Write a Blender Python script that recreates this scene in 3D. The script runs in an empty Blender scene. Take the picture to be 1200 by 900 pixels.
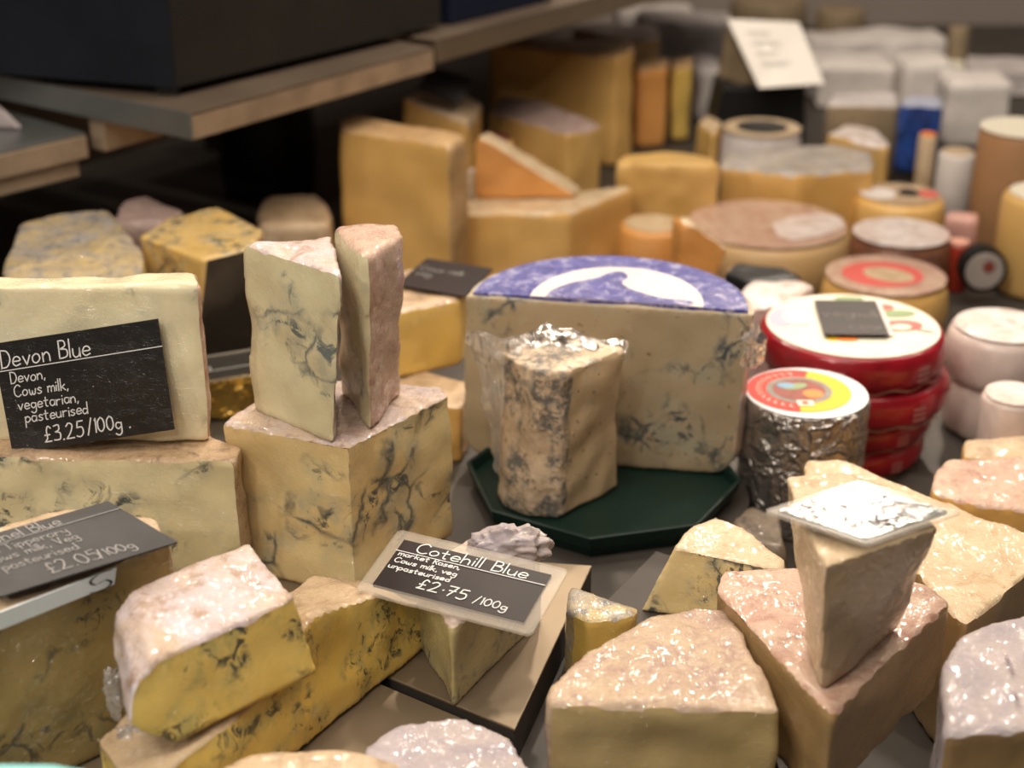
import bpy, bmesh, math, random
from mathutils import Vector, noise, Matrix
random.seed(7)
C = bpy.context.scene.collection
# ------------------------------------------------------------------ camera model (used to size things from the photo)
CAMH, PITCH, FPX = 0.63, math.radians(24), 1800.0
cp, sp = math.cos(PITCH), math.sin(PITCH)
def ray(px, py):
    u, v = (px-600)/FPX, (py-450)/FPX
    return Vector((u, cp - v*sp, -sp - v*cp))
def G(px, py, z):                       # point at height z
    r = ray(px, py); t = (z-CAMH)/r.z
    return Vector((0,0,CAMH)) + r*t
def YD(px, py, Y):                      # point at distance Y
    r = ray(px, py); t = Y/r.y
    return Vector((0,0,CAMH)) + r*t
def HT(yb, zb, yt):                     # height of a vertical edge standing at row yb, reaching row yt
    r = ray(600, yb); Y = (zb-CAMH)/r.z*r.y
    q = ray(600, yt); return CAMH + q.z*Y/q.y
def PX(p):
    d = p - Vector((0,0,CAMH)); f = d.y*cp - d.z*sp
    return (600+FPX*d.x/f, 450-FPX*(d.y*sp+d.z*cp)/f)
# ------------------------------------------------------------------ objects
def raw(name, verts, faces, m, parent=None, smooth=True, loc=None):
    me = bpy.data.meshes.new(name)
    o = bpy.data.objects.new(name, me); C.objects.link(o)
    off = Vector((0,0,0))
    if parent is not None:
        o.parent = parent; off = OFF[parent.name]
    elif loc is not None:
        off = Vector(loc); o.location = off
    OFF[o.name] = off
    me.from_pydata([tuple(Vector(v)-off) for v in verts], [], faces)
    me.materials.append(m); me.update()
    if smooth:
        me.polygons.foreach_set('use_smooth', [True]*len(me.polygons))
    return o
OFF = {}
def thing(name, label, cat, loc, group=None):
    o = bpy.data.objects.new(name, None); C.objects.link(o)
    o.empty_display_size = .02
    o.location = loc; OFF[o.name] = Vector(loc)
    o['label'] = label; o['category'] = cat
    if group: o['group'] = group
    return o
def tag(o, label, cat, group=None):
    o['label'] = label; o['category'] = cat
    if group: o['group'] = group
    return o
def struct(name, verts, faces, m):
    o = raw(name, verts, faces, m, smooth=False); o['kind'] = 'structure'; return o
def bm_obj(name, bm, m, parent=None, smooth=True, loc=None):
    bmesh.ops.recalc_face_normals(bm, faces=bm.faces)
    bm.verts.ensure_lookup_table(); bm.verts.index_update()
    vs = [v.co.copy() for v in bm.verts]; fs = [[v.index for v in f.verts] for f in bm.faces]
    bm.free(); return raw(name, vs, fs, m, parent, smooth, loc)
def loft_bm(F, B):
    bm = bmesh.new(); n = len(F)
    a = [bm.verts.new(p) for p in F]; b = [bm.verts.new(p) for p in B]
    bm.faces.new(a); bm.faces.new(b[::-1])
    for i in range(n):
        j = (i+1) % n
        bm.faces.new((a[j], a[i], b[i], b[j]))
    bmesh.ops.recalc_face_normals(bm, faces=bm.faces)
    return bm
def slab(name, F, B, m, parent=None, bevel=.0015, seg=2, loc=None, smooth=False):
    bm = loft_bm(F, B)
    if bevel: bmesh.ops.bevel(bm, geom=bm.edges[:], offset=bevel, segments=seg, affect='EDGES', profile=.5)
    return bm_obj(name, bm, m, parent, smooth, loc)
def evaluate(bm, voxel, smooth_it):
    me = bpy.data.meshes.new('tmp'); bm.to_mesh(me); bm.free()
    o = bpy.data.objects.new('tmp', me); C.objects.link(o)
    r = o.modifiers.new('r', 'REMESH'); r.mode = 'VOXEL'; r.voxel_size = voxel
    s = o.modifiers.new('s', 'SMOOTH'); s.factor = .5; s.iterations = smooth_it
    dg = bpy.context.evaluated_depsgraph_get()
    em = bpy.data.meshes.new_from_object(o.evaluated_get(dg), depsgraph=dg)
    vs = [v.co.copy() for v in em.vertices]; ns = [v.normal.copy() for v in em.vertices]
    fs = [tuple(p.vertices) for p in em.polygons]
    cs = [p.center.copy() for p in em.polygons]; fn = [p.normal.copy() for p in em.polygons]
    bpy.data.objects.remove(o); bpy.data.meshes.remove(me); bpy.data.meshes.remove(em)
    return vs, ns, fs, cs, fn
def planes_of(F, B):
    n = len(F); cen = sum(F, Vector())/n*.5 + sum(B, Vector())/n*.5
    def pl(pts):
        nn = Vector()
        for i in range(len(pts)):
            nn += (pts[i]-pts[0]).cross(pts[(i+1) % len(pts)]-pts[0])
        nn.normalize(); c = sum(pts, Vector())/len(pts)
        if nn.dot(c-cen) < 0: nn = -nn
        return nn, c
    d = {'F': pl(F), 'B': pl(B)}
    for i in range(n):
        j = (i+1) % n
        d[i] = pl([F[i], F[j], B[j], B[i]])
    return d
def split_mesh(vs, fs, sel):
    idx = {}; nv = []; nf = []
    for f in sel:
        q = []
        for v in fs[f]:
            if v not in idx: idx[v] = len(nv); nv.append(vs[v])
            q.append(idx[v])
        nf.append(q)
    return nv, nf
ALLC = []
def cheese(name, label, F, B, paste, rind=None, rf=('F',), cat='cheese', group=None, voxel=.0028, sm=3, amp=.0022, freq=38, rt=.006, rbump=.0006, root=None, deform=None):
    """a block lofted from outline F to outline B: remeshed, softened, its rind cut out as a part of its own"""
    low = min(v.z for v in F+B); base = sum(F+B, Vector())/(2*len(F)); base = Vector((base.x, base.y, low))
    r = root or thing(name, label, cat, base, group)
    pls = planes_of(F, B)
    vs, ns, fs, cs, fn = evaluate(loft_bm(F, B), voxel, sm)
    if deform: vs = [deform(v) for v in vs]
    seed = Vector((random.random()*9, random.random()*9, random.random()*9))
    isr = [False]*len(fs)
    if rind is not None:
        for k, c in enumerate(cs):
            w = noise.noise((c+seed)*70)*.003
            for key in rf:
                nn, p0 = pls[key]
                if nn.dot(p0-c) < rt + w and nn.dot(fn[k]) > .42: isr[k] = True; break
    if any(isr):
        es = {}
        for k, f in enumerate(fs):
            for i in range(len(f)):
                e = (f[i], f[(i+1) % len(f)]); e = (min(e), max(e)); es.setdefault(e, []).append(isr[k])
        nb = {}
        for (a_, b_), l in es.items():
            if len(l) == 2 and l[0] != l[1]: nb.setdefault(a_, []).append(b_); nb.setdefault(b_, []).append(a_)
        for _ in range(4):
            new = {v: (vs[v]*.4 + sum((vs[q] for q in l), Vector())/len(l)*.6) for v, l in nb.items() if len(l) == 2}
            for v, p in new.items(): vs[v] = p
    rv = set()
    for k, f in enumerate(fs):
        if isr[k]: rv.update(f)
    for i, v in enumerate(vs):
        p = v+seed
        d = noise.noise(p*freq)*amp + noise.noise(p*freq*.3)*amp*1.6
        if i in rv: d += (noise.noise(p*140)+.6*noise.noise(p*300))*rbump + .0004
        q = v + ns[i]*d
        if q.z < low: q.z = low
        vs[i] = q
    a = [k for k in range(len(fs)) if not isr[k]]; b = [k for k in range(len(fs)) if isr[k]]
    if a:
        nv, nf = split_mesh(vs, fs, a); raw('paste', nv, nf, paste, r)
    if b:
        nv, nf = split_mesh(vs, fs, b); raw('rind', nv, nf, rind, r)
    ALLC.append(r); return r
def prism(name, label, top, zt, zb, paste, rind=None, bot=None, **k):
    F = [G(x, y, zt) if not isinstance(x, Vector) else x for x, y in top]
    B = [Vector((p.x, p.y, zb)) for p in F] if bot is None else [G(x, y, zb) for x, y in bot]
    return cheese(name, label, F, B, paste, rind, **k)
def circle(c, r, z, n=40, a0=0, a1=2*math.pi, ry=None):
    full = abs(a1-a0) > 6.28
    m = n if full else n-1
    return [Vector((c.x+r*math.cos(a0+(a1-a0)*i/m), c.y+(ry or r)*math.sin(a0+(a1-a0)*i/m), z)) for i in range(n)]
def lathe(name, c, prof, m, parent=None, n=48, smooth=True, wob=0, loc=None):
    bm = bmesh.new(); rings = []
    for (r, z) in prof:
        ring = []
        for i in range(n):
            a = 2*math.pi*i/n
            rr = r*(1+wob*noise.noise(Vector((math.cos(a)*2, math.sin(a)*2, z*20+c.x*7))))
            ring.append(bm.verts.new((c.x+rr*math.cos(a), c.y+rr*math.sin(a), z)))
        rings.append(ring)
    for a, b in zip(rings, rings[1:]):
        for i in range(n):
            j = (i+1) % n; bm.faces.new((a[i], a[j], b[j], b[i]))
    bm.faces.new(rings[0][::-1]); bm.faces.new(rings[-1])
    return bm_obj(name, bm, m, parent, smooth, loc)
# ------------------------------------------------------------------ materials
class N:
    def __init__(s, name):
        s.m = bpy.data.materials.new(name); s.m.use_nodes = True; s.t = s.m.node_tree; s.t.nodes.clear()
        s.out = s.t.nodes.new('ShaderNodeOutputMaterial')
        tc = s.t.nodes.new('ShaderNodeTexCoord').outputs['Object']
        rnd = s.t.nodes.new('ShaderNodeObjectInfo').outputs['Random']
        s.tc = s.n('VectorMath', {0: tc, 1: s.n('VectorMath', {0: (7.3,3.1,5.7), 'Scale': rnd}, operation='SCALE').outputs[0]}, operation='ADD').outputs[0]
    def n(s, t, ins=None, **props):
        nd = s.t.nodes.new('ShaderNode'+t)
        for k, v in props.items(): setattr(nd, k, v)
        for k, v in (ins or {}).items():
            if isinstance(v, bpy.types.NodeSocket): s.t.links.new(v, nd.inputs[k])
            else: nd.inputs[k].default_value = v
        return nd
    def noise(s, scale, detail=4, rough=.55, dist=0., vec=None):
        return s.n('TexNoise', {'Vector': vec or s.tc, 'Scale': scale, 'Detail': detail, 'Roughness': rough, 'Distortion': dist}).outputs['Fac']
    def ramp(s, f, a, b, ca=0., cb=1.):
        return s.n('MapRange', {'Value': f, 'From Min': a, 'From Max': b, 'To Min': ca, 'To Max': cb}).outputs[0]
    def math(s, op, a, b=0.):
        return s.n('Math', {0: a, 1: b}, operation=op).outputs[0]
    def mix(s, f, a, b):
        nd = s.t.nodes.new('ShaderNodeMix'); nd.data_type = 'RGBA'
        for i, v in ((0, f), (6, a), (7, b)):
            if isinstance(v, bpy.types.NodeSocket): s.t.links.new(v, nd.inputs[i])
            else: nd.inputs[i].default_value = v if i == 0 else (tuple(v)+(1,) if len(v) == 3 else v)
        return nd.outputs[2]
    def scl(s, v, rot=(0,0,0)):
        return s.n('Mapping', {'Vector': s.tc, 'Scale': v, 'Rotation': rot}).outputs[0]
    def bump(s, h, strength, dist=.001, normal=None):
        ins = {'Height': h, 'Strength': strength, 'Distance': dist}
        if normal: ins['Normal'] = normal
        return s.n('Bump', ins).outputs[0]
    def ridges(s, scale, vec=None, w=.06, detail=2, dist=.6):
        f = s.noise(scale, detail, .5, dist, vec)
        a = s.math('ABSOLUTE', s.math('SUBTRACT', f, .5))
        return s.ramp(a, 0, w, 1, 0)
    def film(s, amt=1., rot=(.5,.3,.9), fine=1.):
        """normal of a tight cling film with pulled creases"""
        v = s.scl((1, .4, 1), rot); v2 = s.scl((.3, 1, 1), (rot[2], .4, rot[0]))
        area = s.ramp(s.noise(14, 2), .38, .62, .15, 1)
        h = s.math('ADD', s.ridges(105*fine, v, .05, 3, 1.4), s.math('MULTIPLY', s.ridges(190*fine, v2, .07, 2, .8), .6))
        h = s.math('ADD', s.math('MULTIPLY', h, area), s.math('MULTIPLY', s.noise(42*fine, 3, .6, .4, v), 2.2))
        return s.bump(h, .9, .0014*amt)
    def finish(s, **ins):
        b = s.n('BsdfPrincipled', ins); s.t.links.new(b.outputs[0], s.out.inputs[0]); return s.m
def paste(name, c1, c2, vein=0., vs=1., vc=(.035,.055,.06), film=1., rough=.5, rot=(.5,.3,.9), dots=0., sss=.12, coatr=.09, halo=(.36,.36,.27), crw=1.):
    m = N(name)
    col = m.mix(m.ramp(m.noise(9, 4, .6), .35, .65), c1, c2)
    col = m.mix(m.ramp(m.noise(45, 5, .6, .5), .5, .8, 0, .25), col, tuple(x*.72 for x in c1))
    if vein > 0:
        wv = m.n('VectorMath', {0: m.tc, 1: m.n('VectorMath', {0: m.n('TexNoise', {'Vector': m.tc, 'Scale': 45., 'Detail': 4.}).outputs['Color'], 'Scale': .022}, operation='SCALE').outputs[0]}, operation='ADD').outputs[0]
        cl = m.noise(17*vs, 3, .55, 0, m.scl((1,1,1.2), (.3,.2,.1)))
        cl2 = m.ramp(cl, .62-.17*vein, .72-.17*vein)
        edge = m.n('TexVoronoi', {'Vector': wv, 'Scale': 26*vs}, feature='DISTANCE_TO_EDGE').outputs['Distance']
        crack = m.ramp(edge, .0, .055, 1, 0)
        blot = m.ramp(m.noise(75*vs, 6, .7, .8), .53, .60)
        v = m.math('MULTIPLY', cl2, m.math('MAXIMUM', blot, m.math('MULTIPLY', crack, crw)))
        hal = m.math('MULTIPLY', m.ramp(cl, .57-.17*vein, .72-.17*vein), .55)
        hal = m.math('MULTIPLY', hal, m.ramp(m.noise(60*vs, 3), .42, .6))
        col = m.mix(hal, col, halo); col = m.mix(m.math('MULTIPLY', v, .93), col, vc)
    if dots > 0:
        d = m.ramp(m.noise(150, 3, .6), .70-.1*dots, .73-.1*dots)
        col = m.mix(m.math('MULTIPLY', d, .8), col, (.12,.06,.025))
    h = m.noise(110, 5, .6)
    ins = {'Base Color': col, 'Roughness': rough, 'Normal': m.bump(h, .35, .0012), 'Specular IOR Level': .3,
           'Subsurface Weight': sss, 'Subsurface Scale': .006, 'Subsurface Radius': (1., .55, .25)}
    if film > 0:
        ins.update({'Coat Weight': min(1., film), 'Coat Roughness': coatr, 'Coat IOR': 1.62, 'Coat Normal': m.film(film, rot)})
    return m.finish(**ins)
def rindm(name, c1, c2, c3, sc=1., film=1., rot=(.5,.3,.9), bump=.5, coatr=.10, fine=1.):
    m = N(name)
    col = m.mix(m.ramp(m.noise(22*sc, 5, .65, .6), .38, .62), c1, c2)
    col = m.mix(m.ramp(m.noise(55*sc, 6, .7, .4), .5, .66), col, c3)
    h = m.noise(90, 7, .7)
    ins = {'Base Color': col, 'Roughness': .6, 'Normal': m.bump(h, bump, .002)}
    if film > 0:
        ins.update({'Coat Weight': min(1., film), 'Coat Roughness': coatr, 'Coat IOR': 1.62, 'Coat Normal': m.film(film*1.5, rot, fine)})
    return m.finish(**ins)
def plain(name, c, rough=.5, metal=0., var=.0, sc=30, bump=0., coat=0., c2=None):
    m = N(name)
    col = m.mix(m.ramp(m.noise(sc, 4), .4, .65), c, c2 or tuple(x*(1-var) for x in c))
    ins = {'Base Color': col, 'Roughness': rough, 'Metallic': metal, 'Specular IOR Level': .5 if metal else .25, 'Coat Weight': coat, 'Coat Roughness': .12}
    if bump: ins['Normal'] = m.bump(m.noise(sc*3, 5), bump, .001)
    return m.finish(**ins)
def foilm(name, c, rough=.22, sc=60, metal=1., st=1.):
    m = N(name)
    h = m.math('ADD', m.ridges(sc, None, .12, 3, .5), m.noise(sc*2, 3))
    return m.finish(**{'Base Color': m.mix(m.ramp(m.noise(sc*.6, 3), .4, .6), c, tuple(x*.75 for x in c)), 'Roughness': rough, 'Metallic': metal, 'Normal': m.bump(h, st, .002)})
def filmm(name, tint=(1,.99,.98), base=.03, haze=.10):
    m = N(name)
    nrm = m.bump(m.math('ADD', m.ridges(60, m.scl((1,1,.3), (.5,.2,.7)), .06, 3, 1.), m.noise(60, 4)), 1., .003)
    gl = m.n('BsdfGlossy', {'Color': (1,.97,.94,1), 'Roughness': .14, 'Normal': nrm}).outputs[0]
    tr = m.n('BsdfTransparent', {'Color': tuple(tint)+(1,)}).outputs[0]
    fr = m.n('Fresnel', {'IOR': 1.5, 'Normal': nrm}).outputs[0]
    f = m.math('MINIMUM', m.math('ADD', m.math('MULTIPLY', fr, 1.0), base), .9)
    df = m.n('BsdfDiffuse', {'Color': (.85,.78,.74,1)}).outputs[0]
    tr = m.n('MixShader', {0: haze, 1: tr, 2: df}).outputs[0]
    mx = m.n('MixShader', {0: f, 1: tr, 2: gl}).outputs[0]
    m.t.links.new(mx, m.out.inputs[0]); return m.m
# ------------------------------------------------------------------ handwriting
GL = {
'a': "40,45 12,48 2,22 18,0 38,14 42,46|42,46 42,2", 'b': "2,100 2,0|2,30 22,50 42,26 22,0 2,12", 'c': "40,42 20,50 2,26 18,0 42,8",
'd': "40,40 14,46 2,20 18,0 40,16|42,100 42,0", 'e': "3,26 42,28 34,48 14,48 2,22 16,1 42,8", 'g': "40,42 14,48 4,24 20,4 40,18|42,46 42,-22 22,-40 2,-28",
'h': "3,100 3,0|3,32 22,50 38,36 40,0", 'i': "6,46 6,0|6,68 7,72", 'k': "3,100 3,0|36,48 5,22|14,28 40,0", 'l': "5,100 5,0",
'm': "2,48 3,0|3,30 18,50 30,34 30,0|30,30 46,50 58,34 58,0", 'n': "2,48 3,0|3,30 22,50 38,34 40,0", 'o': "22,50 4,34 6,8 24,0 42,18 38,42 22,50",
'p': "3,48 3,-42|3,32 24,50 44,26 24,0 4,12", 'r': "3,48 3,0|3,26 16,46 34,44", 's': "36,44 18,50 6,38 20,27 36,14 20,0 2,6", 't': "18,78 18,8 32,0|2,50 36,52",
'u': "3,48 4,14 18,0 36,12 40,48|40,48 41,0", 'v': "2,48 20,0|20,0 40,50", 'w': "2,48 10,4 22,6 28,34|28,34 34,2 48,6 56,48", 'y': "3,48 10,22 26,18 40,28|42,48 40,-22 22,-40 4,-28",
'B': "5,98 5,0|5,98 34,94 38,66 8,52|8,52 46,44 44,8 4,0", 'C': "56,84 34,100 6,70 8,20 34,0 58,14", 'D': "5,98 5,0|2,98 40,88 54,46 36,6 3,0", 'T': "2,96 52,98|27,97 26,0",
'R': "5,98 5,0|5,98 38,92 36,60 6,50|14,52 44,0", 'V': "2,98 24,0|24,0 46,100", 'M': "2,0 8,98|8,98 30,30|30,30 50,98|50,98 58,0",
'0': "24,98 4,70 6,22 26,0 46,28 42,78 24,98", '1': "10,84 16,98|16,98 16,0", '2': "5,80 22,98 42,82 30,40 4,2|4,2 50,3", '3': "6,92 34,96 36,66 14,54|14,54 42,44 38,6 4,4",
'5': "44,98 12,96|12,96 8,58|8,58 38,58 44,22 26,0 4,6", '7': "3,96 46,97|46,97 18,0|12,52 44,54", '£': "44,84 28,98 18,70 20,24 4,2|4,2 44,3|6,44 36,45",
'/': "2,-10 30,106", '.': "6,2 9,5", ',': "9,6 4,-12", ';': "9,46 10,48|9,6 4,-12", '*': "8,42 11,45"}
def crom(pts, k=6):
    if len(pts) < 3: return pts
    out = []; P = [pts[0]]+pts+[pts[-1]]
    for i in range(1, len(P)-2):
        for s in range(k):
            t = s/k; a, b, c, d = P[i-1], P[i], P[i+1], P[i+2]
            out.append(tuple(.5*((2*b[q])+(-a[q]+c[q])*t+(2*a[q]-5*b[q]+4*c[q]-d[q])*t*t+(-a[q]+3*b[q]-3*c[q]+d[q])*t**3) for q in (0, 1)))
    out.append(pts[-1]); return out
def strokes(text, x, y, s, slant=.05, sx=1.):
    """polylines of a hand-written line starting at x,y with capital height s (all in card units)"""
    res = []; x0 = x
    for ch in text:
        if ch == ' ': x += s*.38; continue
        g = GL[ch]; w = 0; jx, jy = random.uniform(-.02,.02), random.uniform(-.03,.03)
        for st in g.split('|'):
            pts = [tuple(float(q)/100 for q in a.split(',')) for a in st.split()]
            w = max(w, max(p[0] for p in pts))
            res.append([(x+s*(p[0]+jx+slant*p[1]), y+s*(p[1]+jy)) for p in crom(pts)])
        x += s*(w+.13)
    return [[(x0+(p[0]-x0)*sx, p[1]) for p in st] for st in res]
def ribbon(bm, pts, w, f, z):
    n = len(pts); L = []; R = []
    for i in range(n):
        a = pts[max(0, i-1)]; b = pts[min(n-1, i+1)]
        dx, dy = b[0]-a[0], b[1]-a[1]; l = math.hypot(dx, dy) or 1e-6
        ox, oy = -dy/l*w/2, dx/l*w/2; p = pts[i]
        if i == 0: p = (p[0]-dx/l*w*.4, p[1]-dy/l*w*.4)
        if i == n-1: p = (p[0]+dx/l*w*.4, p[1]+dy/l*w*.4)
        L.append(bm.verts.new(f(p[0]+ox, p[1]+oy, z))); R.append(bm.verts.new(f(p[0]-ox, p[1]-oy, z)))
    for i in range(n-1): bm.faces.new((L[i], R[i], R[i+1], L[i+1]))
def price_card(label, BL, BR, TL, lines, head=None, lam=.0, W=.105, ink=None, face=None, loc=None, th=.0006, weight=.00075, sx=1., group=None, roundc=.004):
    """a chalk-black card: BL, BR, TL are its world corners; lines = (text, x, y, height) in millimetres"""
    ux = (BR-BL); L = ux.length; uy = (TL-BL); Hh = uy.length; ux /= L; uy /= Hh; nz = ux.cross(uy).normalized()
    if nz.z < 0 and abs(nz.z) > .2 or (abs(nz.z) <= .2 and nz.y > 0): nz = -nz
    k = L/W
    f = lambda x, y, z=0: BL + ux*x*k + uy*y*k + nz*z
    Hc = Hh/k; HS = Hc*10     # y and size of the lines are given in percent of the card's height
    lines = [(t, x, y*HS, s_*HS) for (t, x, y, s_) in lines]
    if head: head = (head[0], head[1]*HS, head[2], head[3]*HS)
    r = thing('price_card', label, 'price card', f(W/2, 0, 0), group)
    if lam > 0:
        pts = []
        for cx, cy, a in ((-lam+roundc, -lam+roundc, 180), (W+lam-roundc, -lam+roundc, 270), (W+lam-roundc, Hc+lam-roundc, 0), (-lam+roundc, Hc+lam-roundc, 90)):
            for q in range(5):
                t = math.radians(a+q*22.5); pts.append((cx+roundc*math.cos(t), cy+roundc*math.sin(t)))
        slab('laminate', [f(x, y, .0011) for x, y in pts], [f(x, y, -.0011) for x, y in pts], M['laminate'], r, 0)
        slab('card', [f(x, y, .0013) for x, y in ((0,0),(W,0),(W,Hc),(0,Hc))], [f(x, y, -.0013) for x, y in ((0,0),(W,0),(W,Hc),(0,Hc))], face or M['black_card'], r, 0)
        z0 = .0017
    else:
        slab('card', [f(x, y, th) for x, y in ((0,0),(W,0),(W,Hc),(0,Hc))], [f(x, y, -th) for x, y in ((0,0),(W,0),(W,Hc),(0,Hc))], face or M['black_card'], r, 0)
        z0 = th+.0004
    if lines:
        bm = bmesh.new()
        for (t, x, y, s) in lines:
            for st in strokes(t, x/1000, y/1000, s/1000, sx=sx): ribbon(bm, st, weight*(1.15 if s > 8.5 else .9), f, z0)
        bm_obj('handwriting', bm, ink or M['chalk'], r, False)
    if head:
        bm = bmesh.new(); ribbon(bm, [(head[0]/1000, head[1]/1000), (head[2]/1000, head[3]/1000)], .0006, f, z0+.0001)
        bm_obj('heading_line', bm, ink or M['chalk'], r, False)
    return r

def film_blob(parent, c, s, name='film_twist', mat=None, sub=4):
    bm = bmesh.new(); bmesh.ops.create_icosphere(bm, subdivisions=sub, radius=1); sd = Vector(c)*31
    for v in bm.verts:
        d = v.co.normalized(); w = 1+.5*noise.noise(d*1.8+sd)+.35*noise.noise(d*5+sd)
        v.co = Vector(c) + Vector((d.x*s[0]*w, d.y*s[1]*w, d.z*s[2]*w))
    return bm_obj(name, bm, mat or M['film_thick'], parent)
def film_sheet(parent, rows, name='loose_film', amp=.004, fr=40, mat=None, sub=8):
    """a crumpled sheet of cling film through a grid of world points"""
    R_ = len(rows); Cn = len(rows[0]); nu, nv = (R_-1)*sub+1, (Cn-1)*sub+1
    vs = []
    for i in range(nu):
        a = min(i//sub, R_-2); s = i/sub-a
        for j in range(nv):
            b = min(j//sub, Cn-2); t = j/sub-b
            p = rows[a][b].lerp(rows[a][b+1], t).lerp(rows[a+1][b].lerp(rows[a+1][b+1], t), s)
            k = noise.noise_vector(p*fr)*amp + noise.noise_vector(p*fr*3)*amp*.4
            vs.append(p+k)
    fs = [(i*nv+j, i*nv+j+1, (i+1)*nv+j+1, (i+1)*nv+j) for i in range(nu-1) for j in range(nv-1)]
    return raw(name, vs, fs, mat or M['film'], parent)
def roundcheese(name, label, c, r, zt, zb, side, top=None, cat='cheese', group=None, rim=.2, n=48, wob=.02, rname='rind', tname='top_label', tr=.85, tdz=.0012, bulge=.04):
    low = zb; t = thing(name, label, cat, Vector((c.x,c.y,zb)), group)
    h = zt-zb; e = min(h*rim, r*.2)
    prof = [(r-e, zb), (r-e*.3, zb+e*.3), (r, zb+e), (r*(1+bulge), zb+h*.5), (r, zt-e), (r-e*.3, zt-e*.3), (r-e, zt), (r*.5, zt+.0004)]
    lathe(rname, c, prof, side, t, n, True, wob)
    if top: lathe(tname, c, [(r*tr, zt+.0002), (r*tr, zt+tdz), (r*tr*.98, zt+tdz+.0003)], top, t, n, False)
    return t
def flat_poly(name, pts, z, m, parent, th=.0004):
    return slab(name, [V3(p, z) for p in pts], [V3(p, z-th) for p in pts], m, parent, 0)
def V3(p, z): return Vector((p.x, p.y, z))
def ell(c, a, b, z, n=24, rot=0):
    return [Vector((c.x+a*math.cos(t)*math.cos(rot)-b*math.sin(t)*math.sin(rot), c.y+a*math.cos(t)*math.sin(rot)+b*math.sin(t)*math.cos(rot), z)) for t in [2*math.pi*i/n for i in range(n)]]
M = {}
def mats():
    M['cream_blue'] = paste('cream_blue_paste', (.84,.73,.45), (.78,.65,.36), .92, .85, film=.8)
    M['devon'] = paste('pale_paste', (.90,.80,.55), (.86,.75,.47), .20, .8, film=1., rot=(.2,.1,.5), vc=(.05,.08,.09))
    M['tall_blue'] = paste('green_tinged_paste', (.70,.62,.38), (.58,.48,.28), .56, .9, film=.8, rot=(.8,.2,.1), vc=(.10,.13,.13))
    M['stilton'] = paste('stilton_paste', (.78,.62,.31), (.70,.48,.20), .80, .8, film=.9, rot=(.9,.6,.2))
    M['stichel'] = paste('wheel_paste', (.44,.34,.215), (.38,.29,.175), .56, .95, film=.5, vc=(.025,.045,.06), dots=.3)
    M['yellow_blue'] = paste('yellow_blue_paste', (.74,.47,.08), (.78,.56,.16), .85, 1.2, film=.7, vc=(.035,.04,.035), halo=(.32,.30,.12), crw=.12)
    M['old_blue'] = paste('dull_yellow_blue_paste', (.46,.33,.12), (.36,.24,.08), .66, 1., film=1., vc=(.05,.05,.04), rot=(.1,.9,.3), halo=(.25,.23,.12))
    M['amber_blue'] = paste('amber_blue_paste', (.62,.40,.12), (.66,.46,.18), .7, 1.2, film=1., vc=(.04,.045,.045))
    M['hill_blue'] = paste('greenish_blue_paste', (.54,.45,.22), (.44,.36,.16), .85, 1.1, film=.8, vc=(.05,.07,.07))
    M['small_blue'] = paste('butter_blue_paste', (.78,.63,.34), (.72,.54,.24), .85, 1.1, film=.7, vc=(.05,.06,.07))
    M['plain_cream'] = paste('plain_cream_paste', (.64,.47,.22), (.54,.38,.15), 0, 1, film=.7, rot=(1.4,.1,.1))
    M['plain_tan'] = paste('plain_tan_paste', (.42,.27,.115), (.36,.22,.09), 0, 1, film=.8, rot=(.1,.2,1.2))
    M['wedge_tan'] = paste('wrapped_tan_paste', (.50,.35,.20), (.44,.30,.16), 0, 1, film=1., rot=(.3,.9,1.2))
    M['gold'] = paste('golden_paste', (.76,.46,.15), (.68,.39,.11), 0, 1, film=.5, sss=.05)
    M['gold_dark'] = paste('deep_golden_paste', (.66,.40,.12), (.68,.43,.15), 0, 1, film=.5, sss=.05)
    M['orange'] = paste('orange_paste', (.76,.36,.10), (.70,.31,.08), 0, 1, film=.6, sss=.05)
    M['tan'] = paste('tan_paste', (.55,.36,.16), (.60,.40,.20), 0, 1, film=.5, sss=.05)
    M['yellow'] = paste('bright_yellow_paste', (.78,.54,.14), (.70,.46,.10), 0, 1, film=1.)
    M['rind_lilac'] = rindm('lilac_rind', (.52,.42,.42), (.60,.44,.30), (.34,.22,.17), 1., 1.)
    M['rind_lilac2'] = rindm('lilac_white_rind', (.66,.56,.60), (.60,.44,.32), (.40,.25,.17), .8, .9)
    M['rind_brown'] = rindm('brown_rind', (.46,.30,.17), (.56,.38,.22), (.26,.16,.09), 1., .9)
    M['rind_pink'] = rindm('pink_rind', (.54,.32,.23), (.60,.42,.30), (.40,.19,.13), 1., 1.)
    M['rind_marble'] = rindm('marbled_blue_rind', (.34,.30,.26), (.52,.38,.16), (.13,.14,.16), 1.3, 1.)
    M['rind_cream'] = rindm('creamy_rind', (.68,.51,.32), (.60,.44,.26), (.52,.33,.17), 1., 1.)
    M['rind_front'] = rindm('rosy_wrapped_rind', (.46,.31,.22), (.54,.39,.25), (.34,.20,.17), 1., 1., coatr=.12, fine=1.3)
    M['rind_tan'] = rindm('tan_rind', (.55,.38,.22), (.62,.45,.28), (.40,.26,.15), 1., .9)
    M['rind_old'] = rindm('mouldy_rind', (.60,.44,.29), (.50,.36,.23), (.30,.20,.12), 1.2, .5)
    M['rind_gold'] = rindm('golden_rind', (.58,.37,.17), (.50,.30,.13), (.42,.26,.13), 1., .4)
    M['rind_purple'] = rindm('purple_grey_rind', (.34,.24,.21), (.30,.20,.17), (.42,.32,.28), 1., .6)
    M['rind_dark'] = rindm('dark_brown_rind', (.16,.05,.025), (.22,.08,.03), (.10,.03,.02), 1., .5)
    M['rind_black'] = rindm('grey_brown_wrapped_rind', (.16,.12,.08), (.24,.18,.12), (.08,.06,.05), 1.2, 1., coatr=.1)
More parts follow.
